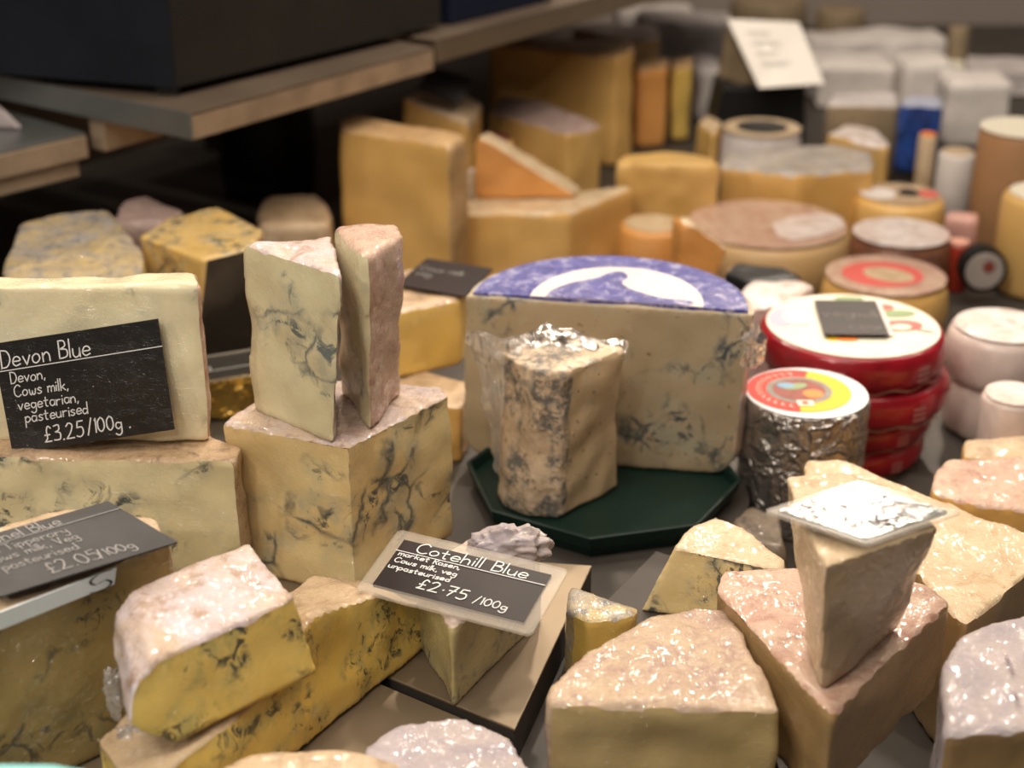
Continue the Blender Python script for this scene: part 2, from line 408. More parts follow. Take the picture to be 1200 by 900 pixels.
    # grey mould patches on the small wedge
    m = N('grey_mould_rind')
    col = m.mix(m.ramp(m.noise(60, 5, .6), .4, .6), (.78,.60,.42), (.66,.48,.31))
    big = m.ramp(m.noise(15, 3, .6, 0, m.scl((1.5,1.5,1), (0,0,.4))), .46, .53)
    det = m.ramp(m.noise(95, 7, .75), .42, .56)
    col = m.mix(m.math('MULTIPLY', m.math('MULTIPLY', big, det), .92), col, (.12,.125,.12))
    col = m.mix(m.math('MULTIPLY', m.ramp(m.noise(120, 5, .7), .60, .64), .7), col, (.07,.05,.035))
    M['mould'] = m.finish(**{'Base Color': col, 'Roughness': .6, 'Normal': m.bump(m.noise(120, 7, .7), .9, .002), 'Coat Weight': .6, 'Coat Roughness': .15, 'Coat Normal': m.film(1.)})
    M['mould_paste'] = paste('tan_mould_paste', (.74,.55,.34), (.66,.48,.28), .30, 1.3, film=.8, vc=(.12,.10,.08), dots=.4, rot=(.9,.5,.2))
    # steel and fittings
    M['steel'] = plain('worn_steel_sheet', (.075,.064,.054), .55, .35, .15, 14, .05)
    M['tray'] = plain('brushed_steel_tray', (.25,.19,.125), .5, .6, .12, 10, .05)
    M['tray_side'] = plain('dark_tray_side', (.055,.045,.038), .6, .0, .2, 10)
    M['shelf_steel'] = plain('dark_shelf_steel', (.26,.27,.26), .35, .7, .2, 8)
    M['shelf_top'] = plain('brown_reflecting_shelf_top', (.24,.18,.13), .4, .5, .2, 9)
    M['shelf_wood'] = plain('warm_reflecting_shelf_edge', (.50,.37,.25), .4, .35, .25, 20, .1)
    M['black_box'] = plain('black_box_paint', (.010,.012,.018), .45, .0, .3, 12)
    M['box_side'] = plain('black_brown_box_side', (.030,.026,.022), .4, .0, .25, 8)
    M['navy'] = plain('navy_box', (.008,.012,.03), .4)
    M['dark'] = plain('dark_panel', (.12,.075,.048), .5, 0, .5, 5)
    M['black'] = plain('black_plastic', (.012,.012,.012), .4)
    M['wall'] = plain('grey_brown_wall', (.34,.28,.245), .7, 0, .12, 2)
    M['floor'] = plain('grey_floor', (.12,.11,.10), .6, 0, .2, 2)
    M['green_plate'] = plain('dark_green_plastic', (.006,.022,.016), .42, 0, .2, 120, .25)
    m = N('black_card')
    sm = m.math('MULTIPLY', m.ramp(m.noise(22, 5, .7, .6, m.scl((1,1,2), (.2,.4,.9))), .52, .75), .35)
    M['black_card'] = m.finish(**{'Base Color': m.mix(sm, (.014,.013,.014), (.07,.07,.075)), 'Roughness': .35, 'Coat Weight': .5, 'Coat Roughness': .12, 'Coat Normal': m.film(.5)})
    M['grey_card'] = plain('slate_grey_card', (.030,.028,.029), .42, 0, -.5, 30)
    M['brown_card'] = plain('brown_black_card', (.022,.013,.012), .42, 0, .2, 30)
    m = N('glossy_wrapped_card')
    M['shiny_card'] = m.finish(**{'Base Color': (.012,.011,.012,1), 'Roughness': .10, 'Normal': m.bump(m.noise(220, 5, .7, 1.), .5, .0008), 'Coat Weight': .6, 'Coat Roughness': .07, 'Coat Normal': m.bump(m.noise(130, 4, .6, 1.5), .35, .0006)})
    M['chalk'] = plain('chalk_ink', (.86,.84,.82), .6)
    M['faint_ink'] = plain('faint_ink', (.30,.28,.26), .6)
    m = N('clear_laminate')
    pr = m.n('BsdfPrincipled', {'Base Color': (.74,.66,.56,1), 'Roughness': .22}).outputs[0]
    tr = m.n('BsdfTransparent', {'Color': (.97,.96,.94,1)}).outputs[0]
    m.t.links.new(m.n('MixShader', {0: .24, 1: tr, 2: pr}).outputs[0], m.out.inputs[0]); M['laminate'] = m.m
    M['film'] = filmm('cling_film'); M['film_thick'] = filmm('bunched_cling_film', (.98,.96,.96), .12, .34)
    M['gold_foil'] = foilm('gold_foil', (.75,.50,.14), .2, 40)
    M['silver_foil'] = foilm('silver_foil_wrap', (.55,.50,.46), .24, 55, .85)
    M['blue_print'] = rindm('blue_print_with_film_glare', (.012,.012,.22), (.02,.02,.27), (.42,.40,.58), 1.6, 1., coatr=.12, bump=.2)  # whitish mottling: lace print marks, and film glare put into the colour
    M['white_print'] = rindm('white_print_under_film', (.74,.66,.60), (.70,.60,.56), (.74,.66,.62), 1, .6, coatr=.12, bump=.2)
    M['white_paper'] = plain('white_paper', (.72,.66,.62), .6, 0, .1, 40, .3)
    M['paper_pink'] = plain('pinkish_wrapped_paper', (.72,.58,.52), .4, 0, .2, 30, .5, .5)
    M['paper_grey'] = plain('greyish_paper', (.62,.56,.54), .55, 0, .2, 30, .4)
    M['paper_film'] = rindm('white_wrapped_top', (.84,.78,.75), (.70,.56,.50), (.50,.36,.30), .8, .8)
    M['lilac_paper'] = rindm('lilac_wrapped_paper', (.40,.34,.37), (.46,.38,.36), (.34,.29,.32), .6, 1., rot=(.4,1.2,.2), fine=1.4)
    M['red_film'] = plain('red_wrapper', (.34,.008,.018), .32, 0, .35, 30, .5, .6)
    M['red'] = plain('red_print', (.62,.03,.015), .5); M['redpink'] = plain('rosy_red_print', (.66,.12,.10), .4)
    M['yellow_print'] = plain('yellow_print', (.80,.48,.01), .5)
    M['cream_print'] = plain('cream_print', (.78,.72,.58), .45, 0, .06, 60)
    M['orange_print'] = plain('orange_print', (.85,.22,.03), .45); M['green_print'] = plain('green_print', (.25,.33,.16), .5)
    M['grey_print'] = plain('grey_print', (.28,.26,.22), .5, 0, .3, 90); M['maroon_print'] = plain('maroon_print', (.30,.07,.05), .5, 0, .4, 120)
    M['bluegrey_print'] = plain('blue_grey_print', (.40,.42,.52), .5); M['lightblue_print'] = plain('light_blue_print', (.20,.36,.50), .5)
    M['blue_pack'] = plain('blue_wrapper', (.02,.07,.30), .3, 0, .5, 40, .6, .6)
    M['teal'] = plain('turquoise_plastic', (.25,.62,.62), .4)
    M['terracotta'] = plain('brown_box_card', (.42,.23,.11), .55, 0, .15, 10)
    M['grey_disc'] = plain('grey_paper_disc', (.42,.36,.32), .5, 0, .15, 30)
    M['tan_card'] = plain('tan_card', (.28,.21,.13), .6, 0, .2, 20)
mats()
# ------------------------------------------------------------------ setting: counter, trays, shelves, walls
def box(name, x0, x1, y0, y1, z0, z1, m, parent=None, bevel=0, loc=None):
    a = [Vector((x0,y0,z1)), Vector((x1,y0,z1)), Vector((x1,y1,z1)), Vector((x0,y1,z1))]
    return slab(name, a, [Vector((p.x,p.y,z0)) for p in a], m, parent, bevel, loc=loc)
o = box('floor', -3, 3, -1.5, 5, -.92, -.90, M['floor']); o['kind'] = 'structure'
o = box('wall_back', -3, 3, 3.75, 3.85, -.9, 1.6, M['wall']); o['kind'] = 'structure'
LOW = -.04
ct = thing('display_counter', 'long steel display counter everything stands on', 'counter', (0,1.9,-.9))
box('worktop', -1.6, 1.9, .35, 3.5, -.07, LOW, M['steel'], ct, .003)
box('cabinet_body', -1.55, 1.85, .42, 3.45, -.9, -.07, M['tray_side'], ct, .004)
def plate_poly(name, label, pts, z1, z0, mt, ms):
    a = [Vector((p.x,p.y,z1)) for p in pts]; b = [Vector((p.x,p.y,z1-.0025)) for p in pts]; c = [Vector((p.x,p.y,z0)) for p in pts]
    cen = sum(a, Vector())/len(a)
    r = thing(name, label, 'tray', (cen.x, cen.y, z0))
    slab('top_sheet', a, b, mt, r, .0008)
    ins = [cen.lerp(p, .997) for p in b]
    slab('side_wall', [Vector((p.x,p.y,z1-.0025)) for p in ins], [Vector((p.x,p.y,z0)) for p in ins], ms, r, 0)
    return r
plate_poly('steel_riser', 'dark steel platform under the green octagonal plate', [Vector((-.95,.36,0)), Vector((.19,.36,0)), Vector((.165,1.0,0)), Vector((.205,1.17,0)), Vector((.205,1.52,0)), Vector((-.95,1.52,0))], 0, LOW, M['steel'], M['tray_side'])
TZ = .03
e1, e2 = G(655,745,TZ), G(600,862,TZ); ed = (e1-e2).normalized(); eN = e2 - ed*.30; eF = e1 + ed*.10
s1, s2 = G(455,803,TZ), G(538,838,TZ); sd = (s2-s1).normalized()
def inter(a, da, b, db):
    den = da.x*db.y-da.y*db.x; t = ((b.x-a.x)*db.y-(b.y-a.y)*db.x)/den; return a+da*t
q = inter(s1, sd, e1, ed); ql = s1 - sd*.24; g = ed*.008
plate_poly('steel_tray', 'tan reflecting steel tray under the Cotehill Blue wedge', [q+g, eF, Vector((-.02,1.02,TZ)), Vector((-.06,1.06,TZ)), Vector((-.30,1.06,TZ)), ql+g], TZ, 0, M['tray'], M['tray_side'])
plate_poly('steel_tray', 'front steel tray below the narrow slot, under the yellow wedges', [q-g*.2, ql-g*.2, Vector((-.31,1.06,TZ)), Vector((-.94,1.06,TZ)), Vector((-.94,.37,TZ)), Vector((eN.x,.37,TZ))], TZ, 0, M['tray'], M['tray_side'])
r1, r2 = G(762,652,.03), G(712,702,.03); rd = (r2-r1).normalized()
plate_poly('steel_tray', 'right hand steel tray with a dark side under the cream wedges', [r1+rd*-.01, r1+rd*.07, Vector((.03,.80,.03)), Vector((.03,.37,.03)), Vector((.16,.37,.03)), Vector((.16,1.0,.03))], .03, 0, M['tray_side'], M['tray_side'])
# shelf
SZ = .24; c0 = G(225,132,SZ); dR = (G(500,57,SZ)-c0).normalized(); dL = Vector((-dR.y, dR.x, 0))
def prismpts(pts, z1, z0, name, m, parent, bevel=.001):
    return slab(name, [Vector((p.x,p.y,z1)) for p in pts], [Vector((p.x,p.y,z0)) for p in pts], m, parent, bevel)
sh = thing('steel_shelf', 'raised steel shelf carrying the black box', 'shelf', (c0+dR*.5+dL*.3)*1.0)
L1 = (G(510,55,SZ)-c0).length
prismpts([c0, c0+dR*L1, c0+dR*L1+dL*.7, c0+dL*.7], SZ, SZ-.004, 'shelf_top', M['shelf_top'], sh)
prismpts([c0+dL*.003, c0+dR*L1+dL*.003, c0+dR*L1, c0], SZ-.0045, SZ-.029, 'shelf_edge', M['shelf_wood'], sh)
prismpts([c0-dR*.003, c0-dR*.0005, c0-dR*.0005+dL*.7, c0-dR*.003+dL*.7], SZ, SZ-.029, 'front_edge', M['shelf_steel'], sh)
prismpts([c0+dR*.004+dL*.146, c0+dR*L1+dL*.146, c0+dR*L1+dL*.17, c0+dR*.004+dL*.17], SZ-.0045, SZ-.066, 'batten', M['shelf_wood'], sh)
for t in (.06, .62):
    p = c0+dR*t+dL*.62
    prismpts([p, p+dR*.03, p+dR*.03+dL*.03, p+dL*.03], SZ-.005, LOW, 'support_post', M['tray_side'], sh)
sh2 = thing('steel_shelf', 'second steel shelf section further back behind the black box', 'shelf', c0+dR*1.0+dL*.3)
b0 = c0+dR*(L1+.02)+dL*.012
prismpts([b0, b0+dR*1.1, b0+dR*1.1+dL*.6, b0+dL*.6], SZ+.004, SZ, 'shelf_top', M['shelf_top'], sh2)
prismpts([b0, b0+dR*1.1, b0+dR*1.1+dL*.003, b0+dL*.003], SZ-.0005, SZ-.026, 'shelf_edge', M['tray'], sh2)
p = b0+dR*.9+dL*.5
prismpts([p, p+dR*.03, p+dR*.03+dL*.03, p+dL*.03], SZ, LOW, 'support_post', M['tray_side'], sh2)
l0 = G(100,155,.20); lr = (l0-G(0,178,.20)).normalized(); ll = Vector((-lr.y, lr.x, 0))
sh3 = thing('steel_shelf', 'lower shelf at the left edge with stepped tan front', 'shelf', l0-lr*.2+ll*.2)
prismpts([l0-lr*.6, l0, l0+ll*.40, l0-lr*.6+ll*.40], .20, .197, 'shelf_top', M['shelf_steel'], sh3)
prismpts([l0-lr*.6-ll*.002, l0-ll*.002, l0+ll*.02, l0-lr*.6+ll*.02], .1965, .172, 'front_board', M['shelf_wood'], sh3)
prismpts([l0-lr*.6+ll*.004, l0-lr*.01+ll*.004, l0-lr*.01+ll*.03, l0-lr*.6+ll*.03], .1715, .152, 'lower_board', M['shelf_wood'], sh3)
p = l0-lr*.08+ll*.2
prismpts([p, p+lr*.03, p+lr*.03+ll*.03, p+ll*.03], .196, LOW, 'support_post', M['tray_side'], sh3)
bp = c0+dL*.74-dR*.9
w = prismpts([bp, bp+dR*2.7, bp+dR*2.7+dL*.03, bp+dL*.03], .62, LOW, 'wall_left', M['dark'], None, 0); w['kind'] = 'structure'
# boxes on the shelf
k0 = G(205,110,.2445)
kl = (G(0,93,.2445)-k0).normalized(); kr = (G(517,34,.2445)-k0)
kw = kr.length; kr.normalize()
bx = thing('display_box', 'large black box standing on the steel shelf', 'box', k0+kl*.3+kr*.3)
K = [k0, k0+kr*kw, k0+kr*kw+kl*.5, k0+kl*.5]
slab('front_panel', [Vector((p.x,p.y,.62)) for p in (K[0], K[3], K[3]+kr*.004, K[0]+kr*.004)], [Vector((p.x,p.y,.250)) for p in (K[0], K[3], K[3]+kr*.004, K[0]+kr*.004)], M['black_box'], bx, .001)
Ks = [K[0]+kr*.0045, K[1], K[2], K[3]+kr*.0045]
slab('case', [Vector((p.x,p.y,.62)) for p in Ks], [Vector((p.x,p.y,.250)) for p in Ks], M['box_side'], bx, .001)
cK = sum(K, Vector())/4
for p in K:
    p = cK.lerp(p, .9); box('foot', p.x-.012, p.x+.012, p.y-.012, p.y+.012, .2402, .2499, M['black'], bx)
k1 = G(530,28,.246)
prismpts([k1, k1+kr*.22, k1+kr*.22+kl*.3, k1+kl*.3], .36, .2445, 'storage_box', M['navy'], None, .002)
tag(bpy.data.objects['storage_box'], 'small dark navy box behind the large black box', 'box')
k1 = G(530,28,.246)+kr*.26+dL*.02
prismpts([k1, k1+kr*.3, k1+kr*.3+kl*.3, k1+kl*.3], .31, .2445, 'storage_carton', M['paper_grey'], None, .004)
tag(bpy.data.objects['storage_carton'], 'greyish carton on the far end of the back shelf', 'box')
gp = G(0,152,.2005)
cheese('wrapped_cheese', 'grey film-wrapped piece on the lower shelf at the left edge', [G(-70,150,.2002), G(29,152,.2002), G(10,130,.2002), G(-70,125,.2002)], [G(-70,128,.235), G(2,126,.225), G(-5,118,.225), G(-70,112,.235)], M['lilac_paper'])
# ------------------------------------------------------------------ left group
def facep(A, Bp, Cp):
    n = (Bp-A).cross(Cp-A)
    def f(px, py):
        r = ray(px, py); o_ = Vector((0,0,CAMH)); return o_ + r*((A-o_).dot(n)/r.dot(n))
    return f
def V3(p, z): return Vector((p.x, p.y, z))
# lower cream block, Devon Blue slab
zb_ = HT(690, TZ, 537)
f0, f1 = G(-60,535,zb_), G(275,541,zb_); BY = f1.y
T = [f0, f1, f1+Vector((.001,.025,0)), f1+Vector((-.045,.060,0)), f0+Vector((0,.10,0))]
cheese('blue_cheese_block', 'wide cream slab with blue-green veins below the Devon Blue slab', T, [V3(p, TZ) for p in T], M['cream_blue'], M['rind_brown'], rf=('F',1,2), group=None)
za = zb_; AY = BY+.03
a0, a1 = YD(-70,330,AY), YD(231,332,AY); a1.z = a0.z = YD(100,334,AY).z
b0_, b1_ = V3(a0, za+.0005), V3(a1, za+.0005)
cheese('blue_cheese_slab', 'pale upright slab carrying the Devon Blue price card', [a0, a1, b1_, b0_], [p+Vector((-.009,.035,-.004)) for p in (a0, a1)]+[p+Vector((-.009,.035,0)) for p in (b1_, b0_)], M['devon'], M['rind_pink'], rf=(1,), rt=.0035)
yl = AY-.007
price_card('black Devon Blue price card at 3.25 leaning on pale slab', YD(15,531,yl-.008), YD(205,503,yl-.008), YD(-9,403,yl),
 [('Devon Blue', 3, 78, 16), ('Devon,', 7, 63, 10.5), ('Cows milk,', 8, 50.5, 10.5), ('vegetarian,', 9, 38, 10.5), ('pasteurised', 12, 26.5, 10.5), ('£3.25', 22, 6, 14.5), ('/100g .', 50, 8, 13)], (0, 75, 105, 76))
film_blob(bpy.data.objects['blue_cheese_slab'], YD(234,451,AY+.010), (.0045,.0045,.0065))
# Stilton quarter
sz_ = HT(697, TZ, 524)
st = prism('stilton_block', 'large veined Stilton block under the two upright wedges', [(262,497),(408,524),(527,463),(516,452),(450,446),(330,448)], sz_, TZ, M['stilton'], M['rind_lilac'], voxel=.0025, rt=.005)
# upright wedges standing on the Stilton
zt = HT(520, sz_, 322)
cheese('blue_cheese_wedge', 'tall pale wedge standing left on the Stilton block', [G(289,288,zt), G(400,322,zt), G(390,272,zt)], [G(301,480,sz_), G(390,519,sz_), G(392,452,sz_)], M['tall_blue'], M['rind_lilac2'], rf=('F',1), rt=.007, voxel=.0025, sm=3, amp=.003)
zt = HT(505, sz_, 300)
cheese('blue_cheese_wedge', 'tall narrow rosy wedge standing right on the Stilton block', [G(393,268,zt), G(428,303,zt), G(473,276,zt), G(465,262,zt)], [G(398,462,sz_), G(434,506,sz_), G(470,462,sz_), G(455,450,sz_)], M['tall_blue'], M['rind_pink'], rf=('F',1,2), rt=.006, voxel=.0025, amp=.003)
# front-left old blue block with the Cashel card
D0 = [(-80,752),(203,631),(188,602),(100,592),(-80,640)]
prism('blue_cheese_block', 'dull yellow blue cheese block under the Cashel Blue card', D0, .158, TZ, M['old_blue'], M['rind_tan'], rf=('F',1), rt=.004, voxel=.003)
bl, br, tr = G(20,694,.1655), G(208,636,.1655), G(127,588,.168)
price_card('slate grey Cashel Blue price card at 2.05 lying on front block', bl-(br-bl)*.10, br, tr-(br-bl)*1.10,
 [('Cashel Blue', 16, 83, 15), ('Co. Tipperary', 14, 66, 12), ('Cows milk, Veg', 12, 51, 12), ('pasteurised', 16, 35, 12), ('£2.05', 33, 10, 18), ('/100g', 63, 11, 13)], (0, 80, 105, 81), ink=M['faint_ink'] if False else plain('dusty_chalk', (.36,.34,.33), .6), face=M['grey_card'], weight=.0007)
pa = [(0,724),(132,688),(137,668),(128,664),(0,700)]
stt = thing('paper_sticker', 'white paper sticker with black S below the Cashel card', 'sticker', G(60,700,.155))
eA, eB = G(-80,752,.158), G(203,631,.158); nD = (eB-eA).cross(Vector((0,0,1))).normalized()*.004; nD = nD if nD.y < 0 else -nD; fD = facep(eA+nD, eB+nD, V3(eB, .05)+nD); ps = [fD(-20,745), fD(133,684), fD(136,664), fD(-20,724)]
slab('sticker_sheet', ps, [p+nD*.25 for p in ps], plain('bright_white_sticker', (.84,.88,.90), .4, 0, .04, 30), stt, 0)
bm = bmesh.new(); u_ = (ps[1]-ps[0]); v_ = (ps[3]-ps[0])
fS = lambda x, y, z: ps[0]+u_*x+v_*y+nD*.4*(1 if nD.y < 0 else -1)
ribbon(bm, crom([(.97,.95),(.87,1.0),(.80,.75),(.84,.45),(.92,.5),(.97,.2),(.90,-.05),(.80,.08)]), .02, fS, 0)
bm_obj('printed_letter', bm, M['black'], stt, False)
# two rounded yellow-blue wedges
A, B_ = G(205,874,.088), G(370,790,.088); Cc = YD(290,722,(A.y+B_.y)/2+.018)
f = facep(A, B_, Cc)
Fp = [f(150,850), f(156,806), f(178,776), f(228,752), f(290,726), f(344,700), f(352,722), f(371,790), f(300,826), f(205,874)]
bk = [(122,812),(132,778),(150,742),(178,706),(222,672),(272,650),(318,664),(350,760),(290,800),(170,840)]
Bp = [p+Vector((-.030,.060,.010)) for p in Fp]
cx_ = sum(Bp, Vector())/len(Bp)
Bp = [cx_.lerp(p, .86) for p in Bp]
for p in Bp: p.z = max(p.z, .085)
e1_ = cheese('blue_cheese_wedge', 'rounded yellow blue wedge with lilac rind, leaning at front left', Fp, Bp, M['yellow_blue'], M['rind_lilac2'], rf=('B',0,1,2,3,4,9), rt=.005, voxel=.0022, sm=3, amp=.002)
film_blob(e1_, G(158,872,.072), (.012,.010,.013), sub=5)
film_blob(e1_, G(134,815,.095), (.005,.005,.016), sub=5)
A, B_ = G(370,868,TZ+.001), G(515,745,TZ+.001); Cc = YD(440,700,(A.y+B_.y)/2+.012)
f = facep(A, B_, Cc)
Fp = [f(170,985), f(165,935), f(200,868), f(300,780), f(368,722), f(440,697), f(498,712), f(516,742), f(480,788), f(370,868)]
low_ = TZ+.001
Fp = [Vector((p.x,p.y,max(p.z,low_))) for p in Fp]
for k_ in range(1, 4): Fp[k_].z = min(Fp[k_].z, .084)
Bp = [p+Vector((-.045,.045,.0)) for p in Fp]; cx_ = sum(Bp, Vector())/len(Bp); Bp = [cx_.lerp(p, .93) for p in Bp]
Bp = [Vector((p.x,p.y,max(low_, min(p.z, .086)))) for p in Bp]
cheese('blue_cheese_wedge', 'long yellow blue wedge with dark needle marks lying behind the leaning one', Fp, Bp, M['yellow_blue'], M['rind_tan'], rf=('B',1,2,3,4,5,6), rt=.005, voxel=.0025)
# Cotehill wedge and card
zc = HT(828, TZ, 738)
prism('blue_cheese_wedge', 'pointed greenish blue wedge under the Cotehill Blue card', [(530,738),(636,643),(610,628),(560,622),(486,668)], zc, TZ, M['hill_blue'], M['rind_lilac'], rt=.004, voxel=.002)
# bunched film knob on its far end
kb = thing('bunched_film', 'crumpled lilac-white knob of wrap behind the Cotehill card', 'cling film', G(600,650,zc+.002))
bm = bmesh.new(); bmesh.ops.create_icosphere(bm, subdivisions=5, radius=1)
kc = G(597,641,zc+.008)
for v in bm.verts:
    d = v.co.normalized(); w = 1+.22*noise.noise(d*2.2)+.14*noise.noise(d*6)+.07*abs(noise.noise(d*14))
    v.co = kc + Vector((d.x*.027*w, d.y*.015*w, max(-.006, d.z*.015*w)))
bm_obj('wrap', bm, M['lilac_paper'], kb)
cl = zc+.007
bl, br = G(437,686,cl), G(614,731,cl); tl = G(474,634,cl+.009)
price_card('laminated Cotehill Blue price card at 2.75 on pointed wedge', bl, br, tl,
 [('Cotehill Blue', 12, 80, 21), ('market Rasen,', 3, 66, 10), ('Cows milk, veg', 3, 52, 10), ('unpasteurised', 2, 38, 10), ('£2*75', 28, 12, 20), ('/100g', 68, 12, 14)], (0, 75, 105, 76), sx=1.5, lam=.0085, face=M['brown_card'], weight=.0008)
# bottom foreground pieces
prism('blue_cheese_wedge', 'grey-lilac wrapped wedge cut off by the bottom edge', [(425,878),(470,848),(545,836),(600,866),(640,930),(430,960)], .072, TZ, M['plain_cream'], M['lilac_paper'], rf=('F',1,2,3), rt=.004, voxel=.003)
prism('blue_cheese_wedge', 'mottled tan rind just showing at the bottom edge', [(255,905),(300,882),(400,874),(470,890),(490,990),(255,990)], .092, TZ, M['plain_cream'], M['rind_tan'], rt=.005, voxel=.003)
tl_ = [G(-60,893,.165), G(62,894,.165), G(112,903,.165), G(110,960,.165), G(-60,960,.165)]
tb = slab('plastic_tub', tl_, [V3(p, TZ) for p in tl_], M['teal'], None, .002, loc=tl_[1]); tag(tb, 'turquoise plastic rim at the bottom left corner', 'tub')
# ------------------------------------------------------------------ behind the Devon slab
prism('blue_cheese_block', 'marbled blue-grey wrapped block behind the Devon Blue slab', [(4,300),(22,262),(70,250),(126,243),(170,296),(166,345),(4,350)], .15, 0, M['amber_blue'], M['rind_marble'], rt=.01, rf=('F',0,6,5), voxel=.0035)
prism('blue_cheese_block', 'golden blue-veined block behind the leaning dark card', [(163,276),(196,254),(256,240),(308,268),(296,290),(236,304)], .155, 0, M['amber_blue'], M['rind_brown'], rf=(1,2), voxel=.003)
prism('cheese_wedge', 'dim pinkish piece between the two back left blue blocks', [(133,262),(140,236),(172,228),(215,246),(200,262)], .135, 0, M['rind_purple'], voxel=.005)
fz = .045; gb = [G(232,448,fz), G(297,441,fz), G(300,430,fz), G(232,436,fz)]
gb = [gb[0]-Vector((.05,0,0)), gb[1], gb[1]+Vector((0,.045,0)), gb[0]+Vector((-.05,.045,0))]
o = cheese('foil_wrapped_cheese', 'gold foil wrapped block lying beside the Stilton', gb, [V3(p,.001) for p in gb], M['gold_foil'], voxel=.003, amp=.001)
c_bl, c_br = YD(236,447,gb[0].y-.003), YD(306,436,gb[0].y-.003)
price_card('dark blank card strip resting on the gold foil block', c_bl, c_br, YD(232,421,gb[0].y+.004), [('g', 12, 50, 18)], (3, 40, 70, 41), W=.075, lam=.003)
q0 = YD(228,436,gb[0].y+.010); q1 = YD(294,420,gb[0].y+.012)
price_card('large dark card leaning on the golden blue-veined block', q0, q1, YD(243,306,gb[0].y+.016), [], None, W=.06, face=plain('brown_glare_card', (.012,.009,.007), .35, 0, -3.5, 14))
# H group between the columns and the wheel
prism('cheese_wedge', 'brown-topped lower wedge between the columns and the wheel', [(440,470),(540,478),(552,450),(470,428)], .055, 0, M['gold'], M['rind_tan'], voxel=.003)
zh = HT(442, .056, 366)
prism('cheese_wedge', 'bright yellow wedge with brown top and a slate card', [(462,368),(538,352),(560,322),(520,304),(466,318)], zh, .056, M['yellow'], M['rind_brown'], voxel=.003)
price_card('dark card lying on the bright yellow wedge', G(464,334,zh+.004), G(545,348,zh+.004), G(500,303,zh+.004), [('Cows milk', 6, 60, 14), ('veg', 8, 40, 14)], None, ink=M['faint_ink'], face=M['brown_card'], W=.09)
# ------------------------------------------------------------------ octagonal plate
PT = .021; pc = G(706,552,PT); PR = .1195
oc = lambda r, z: [Vector((pc.x+r*math.cos(math.radians(-98+45*i)), pc.y+r*math.sin(math.radians(-98+45*i)), z)) for i in range(8)]
pl_ = thing('octagonal_plate', 'dark green octagonal plastic plate under the big half wheel', 'plate', Vector((pc.x,pc.y,0)))
bm = bmesh.new(); rings = [[bm.verts.new(p) for p in oc(r, z)] for r, z in ((PR*.93,.0005),(PR*.965,.010),(PR*.975,.010),(PR,PT),(PR*.985,PT+.0008),(PR*.965,PT),(PR*.945,.012),(PR*.5,.0118))]
for a, b in zip(rings, rings[1:]):
    for i in range(8): bm.faces.new((a[i], a[(i+1)%8], b[(i+1)%8], b[i]))
bm.faces.new(rings[0][::-1]); bm.faces.new(rings[-1])
bm_obj('plate_body', bm, M['green_plate'], pl_, False)
# ------------------------------------------------------------------ big half wheel
PZ = .0125
wz = HT(556, PZ, 367)
Lw, Rw = G(546,347,wz), G(884,369,wz); cc = (Lw+Rw)/2; rad = (Rw-Lw).length/2
a0 = math.atan2((Rw-Lw).y, (Rw-Lw).x)
F = [Vector((cc.x+rad*math.cos(a0+math.pi*i/20), cc.y+rad*math.sin(a0+math.pi*i/20), wz)) for i in range(21)]
Lb = Lw-(Rw-Lw)*.02; B = [Vector((p.x-.002, p.y, PZ)) for p in F]
B[0] = Vector((Rw.x-.010, Rw.y, PZ)); B[20] = Vector((Lw.x-.006, Lw.y, PZ))
def wdef(p):
    d = p.z-PZ; R2 = .024
    if d > R2: return p
    s_ = R2*(1-math.sqrt(max(0, 1-(1-max(d,0)/R2)**2))); q_ = Vector((p.x-cc.x, p.y-cc.y, 0)); k_ = 1-s_/rad
    return Vector((cc.x+q_.x*k_, cc.y+q_.y*k_, p.z))
wh = cheese('blue_cheese_half_wheel', 'large half wheel of blue-veined cheese with blue and white top label', F, B, M['stichel'], M['rind_lilac'], rf=tuple(range(20)), voxel=.0024, sm=4, amp=.0012, rt=.004, deform=wdef)
wc = cc + Vector((-math.sin(a0)*.004, math.cos(a0)*.004, 0))
def half(r, z, k=.0, a1=0., a2=math.pi, n=40, off=.0):
    return [Vector((wc.x+r*math.cos(a0+a1+(a2-a1)*i/n), wc.y+r*math.sin(a0+a1+(a2-a1)*i/n), z)) for i in range(n+1)]
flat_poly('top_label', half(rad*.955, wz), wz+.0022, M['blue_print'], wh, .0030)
lw = Vector((math.cos(a0), math.sin(a0), 0)); ln = Vector((-math.sin(a0), math.cos(a0), 0))
flat_poly('label_print', [wc+lw*rad*(.60*math.cos(t)+.05)+ln*rad*(.70*math.sin(t))*1.0 for t in [math.pi*i/40 for i in range(41)]], wz+.0027, M['white_print'], wh)
mt = [(-.44,0),(-.42,.12),(-.34,.26),(-.24,.36),(-.14,.44),(-.06,.56),(.02,.60),(.08,.50),(.05,.38),(.10,.28),(.20,.20),(.32,.13),(.46,.10),(.56,.09),(.58,.03),(.50,0)]
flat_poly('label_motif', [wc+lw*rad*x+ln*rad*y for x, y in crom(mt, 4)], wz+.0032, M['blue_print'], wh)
rp = YD(889,410,Rw.y+.004)
film_sheet(wh, [[YD(x, y, Rw.y+d) for x, y, d in row] for row in ([(868,385,-.004),(884,380,-.002),(896,386,.01)], [(872,405,-.004),(888,405,-.004),(899,408,.01)], [(868,430,-.004),(884,432,-.002),(892,426,.01)])], amp=.003, fr=90, sub=10, mat=M['film_thick'])
